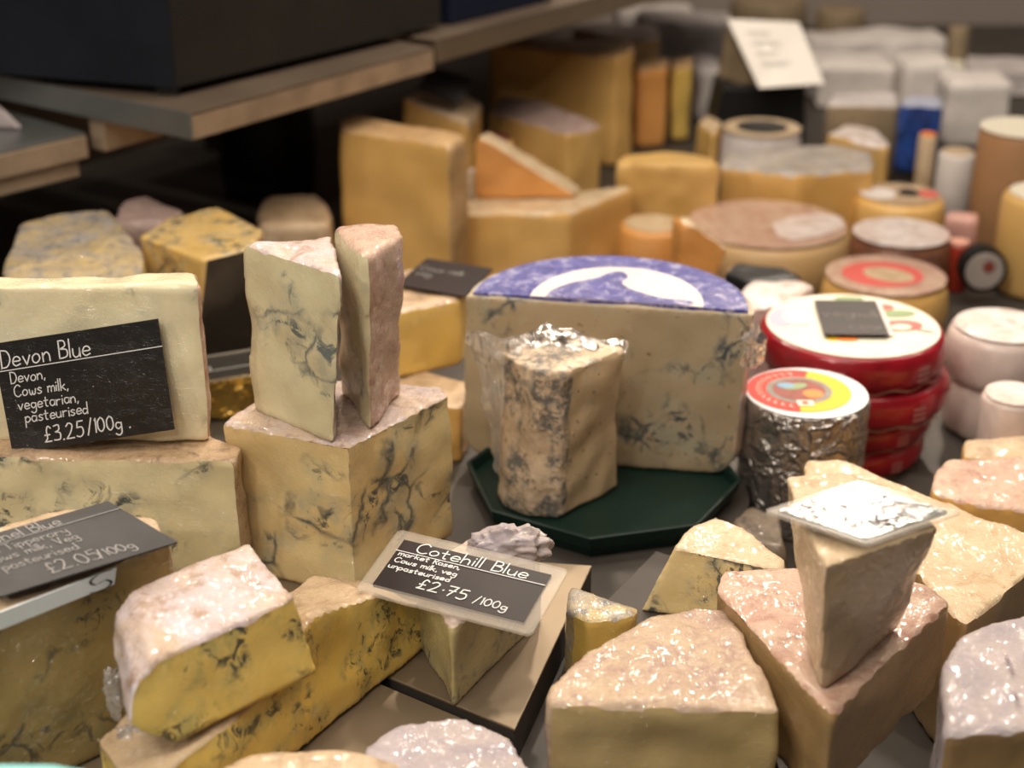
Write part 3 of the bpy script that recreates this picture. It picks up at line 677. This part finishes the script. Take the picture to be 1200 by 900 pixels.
# ------------------------------------------------------------------ small mouldy wedge with loose film
mz = HT(608, PZ, 434)
Ft = [(588,413),(604,424),(632,436),(660,438),(728,412),(700,402),(640,396)]
Fb = [(583,578),(594,594),(622,606),(655,608),(722,570),(700,556),(620,550)]
sw = prism('blue_cheese_wedge', 'small upright wedge with grey mould standing on the green plate', Ft, mz, PZ, M['mould_paste'], M['mould'], bot=Fb, rf=(0,1,2,'F'), rt=.006, voxel=.002, amp=.003, sm=4)
cw = sum([G(x, y, mz) for x, y in Ft], Vector())/7; cb = sum([G(x, y, PZ) for x, y in Fb], Vector())/7
rows = []
for zz, ex in ((PZ+.002,1.09),(.05,1.13),(.09,1.12),(.125,1.08),(mz-.002,1.05),(mz+.007,1.05)):
    t = (zz-PZ)/(mz-PZ); ring = []
    for (x, y), (x2, y2) in zip(Ft+Ft[:1], Fb+Fb[:1]):
        p = G(x2, y2, PZ).lerp(G(x, y, mz), t); c_ = cb.lerp(cw, t); p = c_+(p-c_)*ex; p.z = zz; ring.append(p)
    rows.append(ring)
wl = G(588,413,mz)
film_sheet(sw, [[YD(x, y, wl.y+d) for x, y, d in row] for row in (
 [(640,392,.012),(612,394,.004),(580,392,0),(548,384,.01)], [(600,420,-.006),(590,420,-.004),(572,418,0),(552,408,.01)],
 [(590,470,-.006),(582,470,0),(570,466,.004),(560,440,.012)], [(588,560,-.004),(578,545,.002),(574,530,.006),(570,500,.012)])], amp=.005, fr=45, sub=9, mat=M['film_thick'])
film_sheet(sw, [[YD(x, y, wl.y+d) for x, y, d in row] for row in ([(585,404,-.01),(640,378,.01),(700,396,.02),(738,404,.02)], [(592,416,-.006),(640,404,-.01),(690,412,-.006),(734,420,.005)])], amp=.005, fr=60, sub=10)
# ------------------------------------------------------------------ right front group
m2z = .10
prism('cheese_quarter', 'big cream quarter with V-shaped front supporting the carded wedge', [(838,690),(848,668),(885,664),(1000,660),(1090,690),(1111,706),(974,838)], m2z, .0302, M['plain_tan'], M['rind_pink'], rf=('F',), rt=.004, voxel=.003)
m1z = .188
t1 = [G(918,556,m1z), G(966,664,m1z), G(1100,618,m1z), G(1042,566,m1z), G(985,552,m1z)]
b1 = [G(938,748,m2z+.001), G(962,806,m2z+.001), G(1000,780,m2z+.001), G(990,750,m2z+.001), G(960,735,m2z+.001)]
b1 = [G(944,752,m2z+.0022), G(964,806,m2z+.0022), G(1052,738,m2z+.0022), G(1030,715,m2z+.0022), G(975,722,m2z+.0022)]
cheese('cheese_wedge', 'upright wedge narrowing downward under the glaring price card', t1, b1, M['wedge_tan'], M['rind_cream'], rf=('F',0), rt=.005, voxel=.0022)
cz = m1z+.006
bl, br, tl = G(912,603,cz), G(1012,636,cz), G(1009,567,cz+.004)
bl, br, tl = G(1014,634,cz), G(1110,601,cz+.001), G(912,600,cz+.001)
price_card('laminated price card glaring white on the upright wedge', bl, br, tl, [('Blue', 30, 84, 12), ('cows milk', 6, 55, 10), ('£2*', 14, 14, 14), ('/100g', 60, 8, 13)], (0, 80, 85, 81), lam=.007, W=.085, face=M['shiny_card'])
prism('cheese_wedge', 'broad front wedge with sparkling wrapped rosy rind', [(643,826),(646,806),(690,764),(760,726),(815,710),(852,709),(916,835)], .0905, .0302, M['plain_cream'], M['rind_front'], rf=('F',0,1,2,3), rt=.004, voxel=.0025, amp=.003)
oz = .0302+.052
prism('blue_cheese_wedge', 'butter-coloured wedge with blue dots behind the broad wedge', [(790,642),(812,614),(838,604),(872,616),(918,655),(915,668)], oz, .0302, M['small_blue'], M['rind_cream'], bot=[(752,716),(790,690),(830,680),(880,690),(930,730),(915,745)], rf=('F',1), rt=.004, voxel=.0022)
prism('cheese_wedge', 'small amber wedge with silvery rind left of the broad wedge', [(664,716),(668,684),(700,698),(748,712),(742,722),(690,730)], .062, 0, M['yellow'], M['rind_marble'], rf=('F',0,1,2), rt=.006, voxel=.0025)
prism('cheese_block', 'large wrapped block with lit top behind the carded wedge', [(943,539),(985,541),(1105,586),(1220,632),(1215,664),(1130,736),(1066,660),(940,600)], .07, LOW, M['plain_tan'], M['rind_cream'], rt=.004, voxel=.0035)
sb = prism('cheese_block', 'lilac-wrapped block with faint writing at the bottom right corner', [(1106,862),(1106,780),(1122,748),(1160,728),(1215,714),(1290,718),(1290,850)], .11, LOW, M['plain_tan'], M['lilac_paper'], rf=('F',0,1,2,3), rt=.012, voxel=.003)
bm = bmesh.new()
for k, (x0, y0, x1, y1) in enumerate(((1176,768,1190,800), (1186,812,1192,830), (1199,765,1206,790))):
    pA, pB = G(x0, y0, .1135), G(x1, y1, .1135); u_ = (pB-pA); L_ = u_.length; u_ /= L_; v_ = Vector((-u_.y, u_.x, 0))
    fS = lambda x, y, z: pA+u_*x+v_*y
    for st_ in strokes('ramc.co.uk'[:int(3+L_*220)], 0, 0, .0045): ribbon(bm, st_, .0005, fS, 0)
bm_obj('printed_text', bm, plain('mauve_ink', (.20,.14,.18), .6), sb, False)
prism('cheese_wedge', 'pink-rinded wedge with yellow side at the right edge', [(1092,578),(1092,552),(1112,536),(1240,540),(1240,604),(1140,592)], .06, LOW, M['gold'], M['rind_pink'], rt=.014, voxel=.0035)
prism('cheese_slab', 'thin orange slab behind the pink-rinded wedge', [(1131,536),(1131,514),(1240,510),(1240,540)], .045, LOW, M['gold'], M['rind_tan'], voxel=.004)
prism('wrapped_cheese', 'small dark mottled wrapped piece right of the green plate', [(862,612),(880,598),(914,604),(920,640),(866,634)], .012, LOW, M['rind_black'], voxel=.003, amp=.004)
# silver cylinder with round label
c = G(945,460,.08); R_ = .0548
cyl = thing('foil_wrapped_cheese', 'silver foil drum with red and yellow round label beside half wheel', 'cheese', Vector((c.x,c.y,LOW)))
prof = [(R_*.95, LOW), (R_*.99, LOW+.004)]+[(R_*(1+.012*math.sin(i*2.3)), LOW+.004+i*.009) for i in range(1, 13)]+[(R_, .0775), (R_*.97, .0795), (R_*.6, .0797)]
lathe('foil_wrap', c, prof, M['silver_foil'], cyl, 72, True, .05)
c8 = V3(c, .0803)
flat_poly('label_border', ell(c8, R_*.965, R_*.965, 0, 48), .0803, plain('white_label', (.85,.84,.85), .35, 0, .05, 40, 0, .5), cyl)
lc = c8+Vector((-.006,.003,0)); sect = lambda r, s0, s1, cc_=lc: [cc_+Vector((r*math.cos(math.radians(s0+(s1-s0)*i/24)), r*math.sin(math.radians(s0+(s1-s0)*i/24)), 0)) for i in range(25)]
def ringsec(name, r0, r1, s0, s1, z, m):
    bm = bmesh.new(); A = [bm.verts.new(V3(p, z)) for p in sect(r0, s0, s1)]; Bq = [bm.verts.new(V3(p, z)) for p in sect(r1, s0, s1)]
    for i in range(24): bm.faces.new((A[i], Bq[i], Bq[i+1], A[i+1]))
    return bm_obj(name, bm, m, cyl, False)
ringsec('red_band', R_*.48, R_*.82, 70, 262, .0808, M['red']); ringsec('yellow_band', R_*.48, R_*.82, -98, 70, .0808, M['yellow_print'])
ringsec('grey_band', R_*.42, R_*.52, 0, 360, .0811, M['grey_print'])
flat_poly('label_picture', ell(lc, R_*.43, R_*.43, 0, 30), .0809, M['maroon_print'], cyl)
flat_poly('picture_patch', ell(lc+Vector((-.010,.010,0)), .008, .006, 0, 12), .0812, M['lightblue_print'], cyl)
flat_poly('picture_patch', ell(lc+Vector((.011,-.008,0)), .009, .009, 0, 14), .0812, M['orange_print'], cyl)
flat_poly('picture_patch', ell(lc+Vector((-.002,.008,0)), .012, .006, 0, 14, .4), .08115, M['green_print'], cyl)
tb_ = lc+Vector((.001,-.027,0))
flat_poly('print_tablet', [tb_+Vector((x, y, 0)) for x, y in ((-.007,-.006),(.007,-.006),(.007,.005),(-.007,.005))], .0814, M['cream_print'], cyl)
flat_poly('print_dash', [tb_+Vector((x, y, 0)) for x, y in ((-.003,-.003),(.002,-.003),(.002,.002),(-.003,.002))], .0818, M['red'], cyl)
bm = bmesh.new()
for i in range(14):
    a = math.radians(95+i*12); p = lc+Vector((math.cos(a), math.sin(a), 0))*R_*.63
    u_ = Vector((-math.sin(a), math.cos(a), 0)); fS = lambda x, y, z: V3(p+u_*x+Vector((math.cos(a), math.sin(a), 0))*y, .0812)
    ribbon(bm, [(-.0015,-.002),(-.0015,.002),(.0015,.002)], .0012, fS, 0)
bm_obj('band_lettering', bm, M['cream_print'], cyl, False)
# red wrapped stack
zt5 = .09; c = G(999,381,zt5); R_ = .0868
lay = [(.090,.052,0,0,1.0), (.0515,.016,.009,-.002,.98), (.0155,-.012,.002,.004,.93), (-.0125,LOW+.0005,.0,.002,.90)]
names = ['red-wrapped round cheese with cream picture label, top of the red stack', 'second red-wrapped round from the top of the stack', 'third red-wrapped round from the top of the stack', 'bottom red-wrapped round of the stack']
for i, (z1, z0, dx, dy, s) in enumerate(lay):
    cq = Vector((c.x+dx, c.y+dy, 0)); t = thing('red_wrapped_cheese', names[i], 'cheese', Vector((cq.x,cq.y,z0)), 'red-wrapped round cheeses in a stack')
    r = R_*s; h = z1-z0
    prof = [(r*.90,z0),(r*.97,z0+h*.15),(r*1.01,z0+h*.4),(r*1.01,z0+h*.7),(r*.985,z1-.004),(r*.955,z1-.0005),(r*.5,z1)]
    lathe('red_wrapper', cq, prof, M['red_film'], t, 72, True, .02)
    # pale seam line and printed block
    bm = bmesh.new()
    def onside(a, zz, e=1.022): return Vector((cq.x+r*e*math.cos(a), cq.y+r*e*math.sin(a), zz))
    A0 = [(-2.3+.07*k, z0+h*(.12+.05*math.sin(k))) for k in range(30)]
    for (p, q_) in zip(A0, A0[1:]):
        bm.faces.new([bm.verts.new(v) for v in (onside(p[0], p[1], .995), onside(q_[0], q_[1], .995), onside(q_[0], q_[1]+h*.07, 1.012), onside(p[0], p[1]+h*.07, 1.012))])
    bm_obj('wrapper_seam', bm, plain('pale_wrapper_seam', (.42,.26,.22), .5), t, False)
    bm = bmesh.new()
    for aa in ((-2.0, -1.02) if i == 0 else (-1.15,)):
        for rw in range(3):
            for k in range(5):
                a_ = aa+k*.034; zz = z0+h*(.68-.15*rw)
                bm.faces.new([bm.verts.new(v) for v in (onside(a_, zz), onside(a_+.026, zz), onside(a_+.026, zz-h*.08), onside(a_, zz-h*.08))])
    bm_obj('printed_text', bm, plain('faded_pink_print', (.46,.20,.19), .5), t, False)
    if i == 0:
        z = z1+.0008
        flat_poly('top_label', ell(cq, r*.93, r*.93, 0, 60), z, M['cream_print'], t)
        pp = lambda x, y: G(x, y, z)
        def blot(nm, x, y, a, b, m_, rot=0, dz=.0004): flat_poly(nm, ell(pp(x, y), a, b, 0, 16, rot), z+dz, m_, t)
        blot('label_picture', 918,372, .014,.026, M['bluegrey_print'], -.3); blot('label_picture', 934,372, .014,.022, M['white_paper'], 0, .0008)
        blot('label_picture', 1055,382, .022,.014, M['redpink'], .2); blot('label_picture', 1056,384, .010,.007, M['cream_print'], .2, .0008)
        blot('label_picture', 1049,368, .020,.009, M['green_print'], .1, .0008); blot('label_picture', 993,398, .010,.005, M['orange_print'], 0, .0008)
        blot('label_picture', 1036,360, .010,.008, M['redpink'], 0); blot('label_picture', 995,350, .015,.006, M['green_print'], 0); blot('label_picture', 976,397, .006,.006, M['yellow_print'], 0)
        blot('label_picture', 1083,388, .010,.003, M['grey_print'], -.5)
        price_card('dark price card with faded writing on top of the red stack', G(966,392,z+.004), G(1042,393,z+.004), G(954,352,z+.004), [('cows', 38, 15, 20), ('milk', 50, 48, 20), ('veg', 4, 50, 22)], None, ink=M['grey_print'], face=M['brown_card'], W=.09, lam=0)
        flat_poly('card_backing', [G(1040,393,z+.002), G(1048,393,z+.002), G(1031,352,z+.002), G(1023,352,z+.002)], z+.002, M['white_paper'], t, .001)
# rolls right of the stack
c = G(1176,382,.07); roundcheese('wrapped_round_cheese', 'pinkish paper-wrapped round on top of another at right edge', c, .0517, .07, .016, M['paper_pink'], M['paper_film'], tr=.9, wob=.05)
roundcheese('wrapped_round_cheese', 'pinkish wrapped round under the paper-wrapped round at right', c+Vector((.002,0,0)), .050, .0155, LOW, M['paper_pink'], wob=.06)
c = G(1190,462,.055); roundcheese('wrapped_round_cheese', 'small white-papered round in front of the pinkish pair', c, .029, .055, LOW, M['paper_pink'], M['paper_film'], tr=.92, wob=.08)
# ------------------------------------------------------------------ background cheeses
def bprism(name, label, top, zt, m, rind=None, zb=LOW, voxel=.006, sm=2, **k):
    return prism(name, label, top, zt, zb, m, rind, voxel=voxel, sm=sm, rt=k.pop('rt', .008), amp=k.pop('amp', .003), freq=20, **k)
bprism('cheese_block', 'tall pale golden block under the shelf edge', [(394,150),(500,166),(527,170),(546,158),(420,133),(398,136)], HT(340,LOW,150), M['gold'], M['rind_gold'], rf=('F',2,3))
b2z = .062
bprism('cheese_block', 'wide low golden block carrying the orange wedge', [(512,240),(520,236),(640,226),(742,217),(740,222),(666,250),(515,250)], b2z, M['gold'], M['rind_cream'], rt=.003)
Y3 = G(560,234,b2z).y
Fq = [YD(554,233,Y3), YD(674,236,Y3), YD(674,228,Y3), YD(562,160,Y3), YD(555,172,Y3)]
for p in Fq: p.z = max(p.z, b2z+.001)
cheese('cheese_wedge', 'orange triangular wedge lying on the wide golden block', Fq, [p+Vector((.012,.035,0)) for p in Fq], M['orange'], M['rind_cream'], rf=(2,), voxel=.005, sm=2, rt=.005)
bprism('cheese_block', 'golden block with purple-grey rind on top', [(568,128),(590,112),(640,120),(708,146),(666,156)], .082, M['gold_dark'], M['rind_purple'])
bprism('cheese_block', 'largest tall golden block at the back below the shelf', [(573,52),(590,42),(740,46),(744,60),(724,66)], .135, M['gold'], M['rind_gold'], rt=.005)
bprism('cheese_block', 'upright orange block right of the tallest golden block', [(745,72),(784,68),(782,80),(746,82)], .09, M['orange'], M['rind_gold'])
bprism('cheese_slab', 'narrow greenish yellow slab at the end of the golden row', [(786,70),(813,66),(811,78),(788,80)], .085, M['yellow'], M['rind_gold'])
bprism('cheese_block', 'small papered block on the far end of the golden row', [(670,34),(690,24),(772,28),(776,44),(742,46)], .115, M['tan'], M['paper_film'], rt=.01)
# leaning wedge with dark card below the shelf
Fq = [YD(470,112,2.0), YD(548,142,2.0), YD(566,122,2.12), YD(512,84,2.12)]
Bq = [V3(p, LOW) for p in Fq]
cheese('cheese_wedge', 'wedge with slanting top and dark card below the shelf edge', Fq, Bq, M['gold'], M['rind_cream'], rf=('F',), voxel=.006, sm=2, rt=.008)
price_card('dark blank card on the slanting wedge under the shelf', YD(488,112,1.998)+Vector((0,0,.008)), YD(540,128,1.998)+Vector((0,0,.008)), YD(504,84,2.07)+Vector((0,0,.008)), [], None, W=.07, face=M['grey_card'])
c = G(574,152,.06)+Vector((0,-.05,0)); roundcheese('cheese', 'small round with maroon top behind the orange wedge', c, .035, .06, LOW, M['gold'], M['maroon_print'])
c = G(548,200,.05); roundcheese('cheese', 'small white-speckled piece between the golden blocks', c, .012, .05, LOW, M['rind_tan'], M['white_paper'])
bprism('cheese_wedge', 'pinkish brown rounded piece in the shade under the shelf', [(300,246),(312,230),(372,226),(392,246),(388,262),(302,262)], .075, M['rind_tan'], None, sm=5)
c = G(400,190,.03); roundcheese('black_tub', 'black round tub in the dark behind the tall golden block', c+Vector((-.12,.1,0)), .07, .10, LOW, M['black'], cat='tub', rname='tub_body')
# middle background
p0 = G(782,192,.085); F = [Vector((p0.x+.066*math.cos(t), p0.y+.066*math.sin(t), .085)) for t in [math.pi*1.0*i/14 - .1 for i in range(15)]]
cheese('cheese_half_round', 'deep orange half round right of the golden blocks', F, [V3(p, LOW) for p in F], M['gold_dark'], M['rind_tan'], rf=tuple(range(14)), voxel=.005, sm=3)
c = G(765,262,.04); roundcheese('round_cheese', 'orange round with papery pink top beside the flat brown wheel', c, .0405, .04, LOW, M['orange'], M['rind_cream'], tname='top_rind')
Yw = 1.66
Fq = [YD(800,262,Yw), YD(812,262,Yw), YD(856,294,Yw), YD(842,322,Yw), YD(796,330,Yw)]
Bq = [p+Vector((-.01,.03,0)) for p in Fq]
F_ = [Vector(p) for p in Fq]
lowp = [Vector((p.x, p.y, LOW)) for p in (Fq[4], Fq[3])]
Fq = [Fq[0], Fq[1], Fq[2], Fq[3], lowp[1], lowp[0]]; Bq = [p+Vector((-.008,.03,0)) for p in Fq]
cheese('cheese_wedge', 'bright orange thin wedge standing in front of the brown wheel', Fq, Bq, M['orange'], M['rind_cream'], rf=(1,), voxel=.005, sm=2)
c = G(899,262,.03); r_ = roundcheese('round_cheese', 'flat pinkish brown wheel with torn white paper on top', c, .1035, .03, LOW, M['tan'], M['rind_pink'], tname='top_rind', tr=.95)
flat_poly('paper_scrap', crom([G(x, y, 0) if 0 else G(x, y, .0325) for x, y in ()], 3) if 0 else [G(x, y, .0325) for x, y in ((905,262),(925,254),(960,250),(985,254),(990,266),(965,276),(930,282),(912,276))], .0325, M['paper_film'], r_)
bprism('cheese_block', 'wide golden block with filmed grey top in the middle distance', [(843,196),(850,180),(900,170),(980,168),(1020,178),(1026,198),(936,206)], .0615, M['gold'], rindm('grey_filmed_top', (.30,.27,.24), (.52,.46,.42), (.45,.35,.22), 1., .6), rt=.004)
bprism('wrapped_cheese', 'pink-cream wrapped piece left of the red stack', [(862,344),(880,326),(936,324),(956,332),(930,352),(880,360)], .07, M['paper_pink'], M['paper_film'], rt=.01, sm=4)
prism('dark_card', 'black card lying beside the orange wedge near the brown wheel', [(846,316),(862,306),(930,312),(940,326),(880,330)], .070, LOW, M['black'], M['rind_tan'], rf=(0,1), voxel=.006, cat='card')
c = G(893,150,.07); t = roundcheese('lidded_dish', 'round dish with pale rim and dark middle behind the golden block', c, .056, .07, LOW, M['paper_grey'], M['rind_cream'], cat='dish', rname='dish_body', tname='dish_rim', tr=.99)
lathe('dish_inset', c, [(.036,.0712),(.036,.0722),(.034,.0724)], M['black'], t)
bprism('cheese_wedge', 'tan wedge behind the pale-rimmed dish', [(818,142),(830,134),(846,142),(838,156)], .065, M['gold_dark'], M['rind_cream'])
# white card on its dark stand
t = thing('price_board', 'tilted white price board on a dark stand at the back', 'price board', YD(895,140,2.4))
w4 = [YD(890,103,2.33), YD(966,98,2.33), YD(936,26,2.45), YD(852,22,2.45)]
slab('board', w4, [p+Vector((0,.003,-.002)) for p in w4], plain('white_board', (.80,.75,.68), .4, 0, .04, 10, 0, .3), t, .0005)
bm = bmesh.new()
fS = lambda x, y, z: w4[3].lerp(w4[2], x).lerp(w4[0].lerp(w4[1], x), y)+Vector((0,-.002,.001))
for i, yy in enumerate((.2, .35, .5, .65)): ribbon(bm, [(.2,yy),(.5+.1*(i%2),yy)], .03, fS, 0)
bm_obj('faint_lines', bm, plain('faint_board_ink', (.62,.58,.56), .6), t, False)
w5 = [YD(846,102,2.40), YD(944,102,2.38), YD(944,150,2.38), YD(836,150,2.40)]
slab('stand', w5, [p+Vector((.0,.10,0)) for p in w5], M['black'], t, .003)
w5 = [YD(852,30,2.47), YD(886,100,2.36), YD(886,104,2.40), YD(840,104,2.47)]
slab('brace', w5, [p+Vector((.0,.012,0)) for p in w5], M['tan_card'], t, .001)
bprism('black_crate', 'black crate holding up the white price board', [(842,150),(850,142),(938,142),(944,152)], -.005, M['black'], cat='crate')
# right background
c = G(1038,323,.03); t = roundcheese('round_cheese', 'small wheel with red and cream printed label on top', c, .0705, .03, LOW, M['gold'], M['rind_pink'], tr=.96)
flat_poly('label_print', ell(V3(c,0)+Vector((-.004,0,0)), .046, .042, 0, 30), .0322, M['redpink'], t)
flat_poly('label_motif', ell(V3(c,0)+Vector((.002,-.004,0)), .022, .030, 0, 20, .9), .0328, M['rind_cream'], t)
c = G(1056,273,.03); roundcheese('round_cheese', 'dark brown round with white wrapped top behind labelled wheel', c, .0605, .03, LOW, M['rind_dark'], M['paper_film'], tr=.97)
c = G(1055,228,.03); t = roundcheese('round_cheese', 'round with white, black and red scraps on its top', c, .059, .03, LOW, M['gold'], M['rind_tan'])
flat_poly('paper_scrap', ell(V3(c,0)+Vector((-.030,0,0)), .024, .026, 0, 16), .0322, M['white_paper'], t)
flat_poly('paper_scrap', ell(V3(c,0)+Vector((.012,.004,0)), .014, .016, 0, 16), .0322, M['black'], t)
flat_poly('paper_scrap', ell(V3(c,0)+Vector((.036,-.004,0)), .014, .016, 0, 16), .0322, M['redpink'], t)
c = G(1200,150,.12); roundcheese('round_cheese', 'tall brown drum with cream top at the right edge', c, .056, .12, LOW, M['terracotta'], M['cream_print'], tr=.99, rim=.05, rname='drum_side', wob=0)
c = G(1228,226,.085); roundcheese('round_cheese', 'second drum, ochre, cut by the right edge in front of the tall one', c, .052, .085, LOW, M['gold_dark'], M['cream_print'], rim=.1)
# upright disc
t = thing('round_tin', 'upright grey disc tin with dark rim between wheels at right', 'tin', Vector((YD(1154,318,1.74).x, 1.74, LOW)))
cD = YD(1154,318,1.74); cD.z = max(cD.z, LOW+.029)
def vdisc(name, r, y0, y1, m, c=cD):
    a = [Vector((c.x+r*math.cos(2*math.pi*i/36), y0, c.z+r*math.sin(2*math.pi*i/36))) for i in range(36)]
    return slab(name, a, [Vector((p.x, y1, p.z)) for p in a], m, t, .001)
vdisc('tin_case', .028, 1.742, 1.765, M['black']); vdisc('paper_face', .023, 1.7395, 1.7418, M['grey_disc']); vdisc('printed_mark', .007, 1.7388, 1.7393, M['maroon_print'], cD+Vector((.004,0,.006)))
bprism('wrapped_cheese', 'pale pink wrapped pack behind the upright disc', [(1108,252),(1112,246),(1146,248),(1146,258)], .045, plain('pale_pink_wrap', (.66,.36,.30), .4, 0, .2, 30, .4, .4))
c = G(1124,286,.02); t = roundcheese('jar', 'small red jar with pink top left of the upright disc', c, .014, .02, LOW, plain('red_jar', (.30,.03,.015), .3), plain('salmon_lid', (.80,.42,.32), .4), cat='jar', rname='jar_body', tname='lid', tdz=.004)
c = G(1122,178,.055); t = roundcheese('paper_roll', 'upright white paper roll right of the blue package', c, .025, .055, LOW, M['white_paper'], M['rind_cream'], cat='paper roll', rname='roll')
c = G(1098,172,.05); roundcheese('wrapped_cheese', 'small orange and cream wrapped piece leaning at the paper roll', c+Vector((-.006,.03,0)), .013, .06, LOW, M['rind_cream'], M['orange_print'])
bprism('blue_package', 'bright blue wrapped package standing behind the cheeses', [(1054,122),(1060,112),(1104,112),(1106,124)], .092, M['blue_pack'], M['bluegrey_print'], zb=-.010, cat='package')
bprism('black_crate', 'black crate beneath the bright blue package', [(1050,184),(1054,172),(1112,172),(1114,186)], -.012, M['black'], cat='crate')
bprism('carton', 'tan grey carton left of the blue package', [(968,124),(976,108),(1052,106),(1054,124)], .075, M['tan_card'], M['paper_grey'], cat='carton')
bprism('cheese_wedge', 'orange wedge with white top in front of the tan carton', [(968,156),(990,146),(1028,148),(1044,166),(1040,172)], .045, M['gold_dark'], M['paper_film'])
# far white-papered packs
def fpack(label, x0, x1, yt, Y, m, d=.12, zb=LOW):
    a, b = YD(x0, yt, Y), YD(x1, yt, Y)
    F = [a, b, b+Vector((0,d,0)), a+Vector((0,d,0))]
    return cheese('paper_pack', label, F, [V3(p, zb) for p in F], m, voxel=.008, sm=4, amp=.006, freq=18, cat='package')
fpack('far pack of white paper just left of the price board', 722, 815, 14, 3.2, M['white_paper'])
fpack('wide white-papered pack right of the price board', 948, 1114, 46, 3.0, M['white_paper'])
fpack('low white-papered pack below the wide one at the back', 958, 1052, 76, 2.72, M['white_paper'])
fpack('small white-papered pack behind the blue package', 1060, 1114, 74, 2.66, M['white_paper'], .1)
fpack('white-papered pack beside the tall brown drum', 1114, 1192, 96, 2.45, M['white_paper'], .1)
fpack('pale pack at the top right edge', 1140, 1260, 84, 2.8, M['paper_grey'])
fpack('broad grey-white pack left of the board stand', 752, 864, 26, 2.98, M['paper_grey'])
fpack('low grey paper pile behind the golden row', 816, 850, 80, 2.62, M['paper_grey'], .1)
c = G(1120,82,.03); roundcheese('cup', 'small pale cup among the white papered packs', c, .016, .045, LOW, M['cream_print'], cat='cup', rname='cup_body')
c = G(1122,58,.06); roundcheese('dark_pot', 'dark little pot behind the white papered packs', c, .018, .10, LOW, M['tan_card'], cat='pot', rname='pot_body')
c = G(900,12,.03); roundcheese('dark_pot', 'dark greenish pot row behind the price board', c, .08, .06, LOW, M['tan_card'], cat='pot', rname='pot_body')
c = G(985,20,.03); roundcheese('dark_pot', 'dark pot above the wide white pack', c, .05, .05, LOW, M['tan_card'], cat='pot', rname='pot_body')
# ------------------------------------------------------------------ light
def area(name, loc, tgt, sx, sy, power, col):
    l = bpy.data.lights.new(name, 'AREA'); l.shape = 'RECTANGLE'; l.size = sx; l.size_y = sy; l.energy = power; l.color = col
    o = bpy.data.objects.new(name, l); C.objects.link(o); o.location = loc
    o.rotation_euler = (Vector(tgt)-Vector(loc)).to_track_quat('-Z', 'Y').to_euler(); return o
area('ceiling_panel_front', (-.7,-.2,2.0), (-.1,1.2,0), 1.0, .7, 14.5, (1,.95,.86))
area('fill_panel_rear', (.5,1.75,1.9), (.4,2.6,0), 2.0, .4, 22, (1,.86,.72))  # added overhead fill, set forward to light the background's near faces
for i, (x, y) in enumerate(((-.7,2.3), (-.1,2.5), (.5,2.7), (-.5,.4), (-1.0,.1))):  # small unseen sources added for sparkle on the film
    area('glint_light', (x, y, 1.9), (x*.5, 1.3, 0), .1, .1, 4, (1,.88,.74))
lpos = G(1000,612,m1z); rf_ = ray(1000,612); rf_.z = -rf_.z; rf_.normalize()
def spot(loc, tgt, e, ang=34, rad=.04, col=(1,.86,.70)):
    sl = bpy.data.lights.new('spot_light', 'SPOT'); sl.energy = e; sl.color = col; sl.spot_size = math.radians(ang); sl.spot_blend = .6; sl.shadow_soft_size = rad
    so = bpy.data.objects.new('spot_light', sl); C.objects.link(so); so.location = loc
    so.rotation_euler = (Vector(tgt)-so.location).to_track_quat('-Z', 'Y').to_euler()
spot(lpos+rf_*2.3, (.16,.90,.08), 62)
for x, y, z, e in ((-.35,2.7,1.75,30), (.25,2.9,1.9,34), (.15,2.35,1.35,24), (-.9,2.3,1.5,26), (1.4,2.2,1.5,30)):  # unseen rear spots added to multiply the film glints
    spot((x,y,z), (.05,.95,.1), e, 38, .03)
area('fill_panel_middle', (.35,.75,2.0), (.3,2.6,0), 1.2, .4, 14, (1,.87,.72))  # added fill from the camera side to brighten the background
for x, y, z in ((-.75,-.5,1.15), (-.1,-.6,1.45), (-1.3,.3,1.0)):  # low front sources added so creases on upright film catch light
    area('glint_light', (x, y, z), (-.1, 1.2, .1), .07, .07, 3.2, (1,.93,.84))
w = bpy.data.worlds.new('shop'); bpy.context.scene.world = w; w.use_nodes = True
bg = w.node_tree.nodes['Background']; bg.inputs[0].default_value = (.95,.88,.82,1); bg.inputs[1].default_value = .06
# ------------------------------------------------------------------ camera
cam = bpy.data.cameras.new('camera'); co = bpy.data.objects.new('camera', cam); C.objects.link(co)
co.location = (0,0,CAMH); co.rotation_euler = (math.radians(90)-PITCH, 0, 0)
cam.sensor_width = 36; cam.lens = 36*FPX/1200; cam.clip_start = .05
cam.dof.use_dof = True; cam.dof.focus_distance = 1.05; cam.dof.aperture_fstop = 4.6
sc = bpy.context.scene; sc.camera = co
sc.view_settings.view_transform = 'Standard'; sc.view_settings.look = 'None'; sc.view_settings.gamma = 1; sc.view_settings.exposure = 0
sc.cycles.use_denoising = True
sc.cycles.max_bounces = 8; sc.cycles.transparent_max_bounces = 12; sc.cycles.sample_clamp_indirect = 6
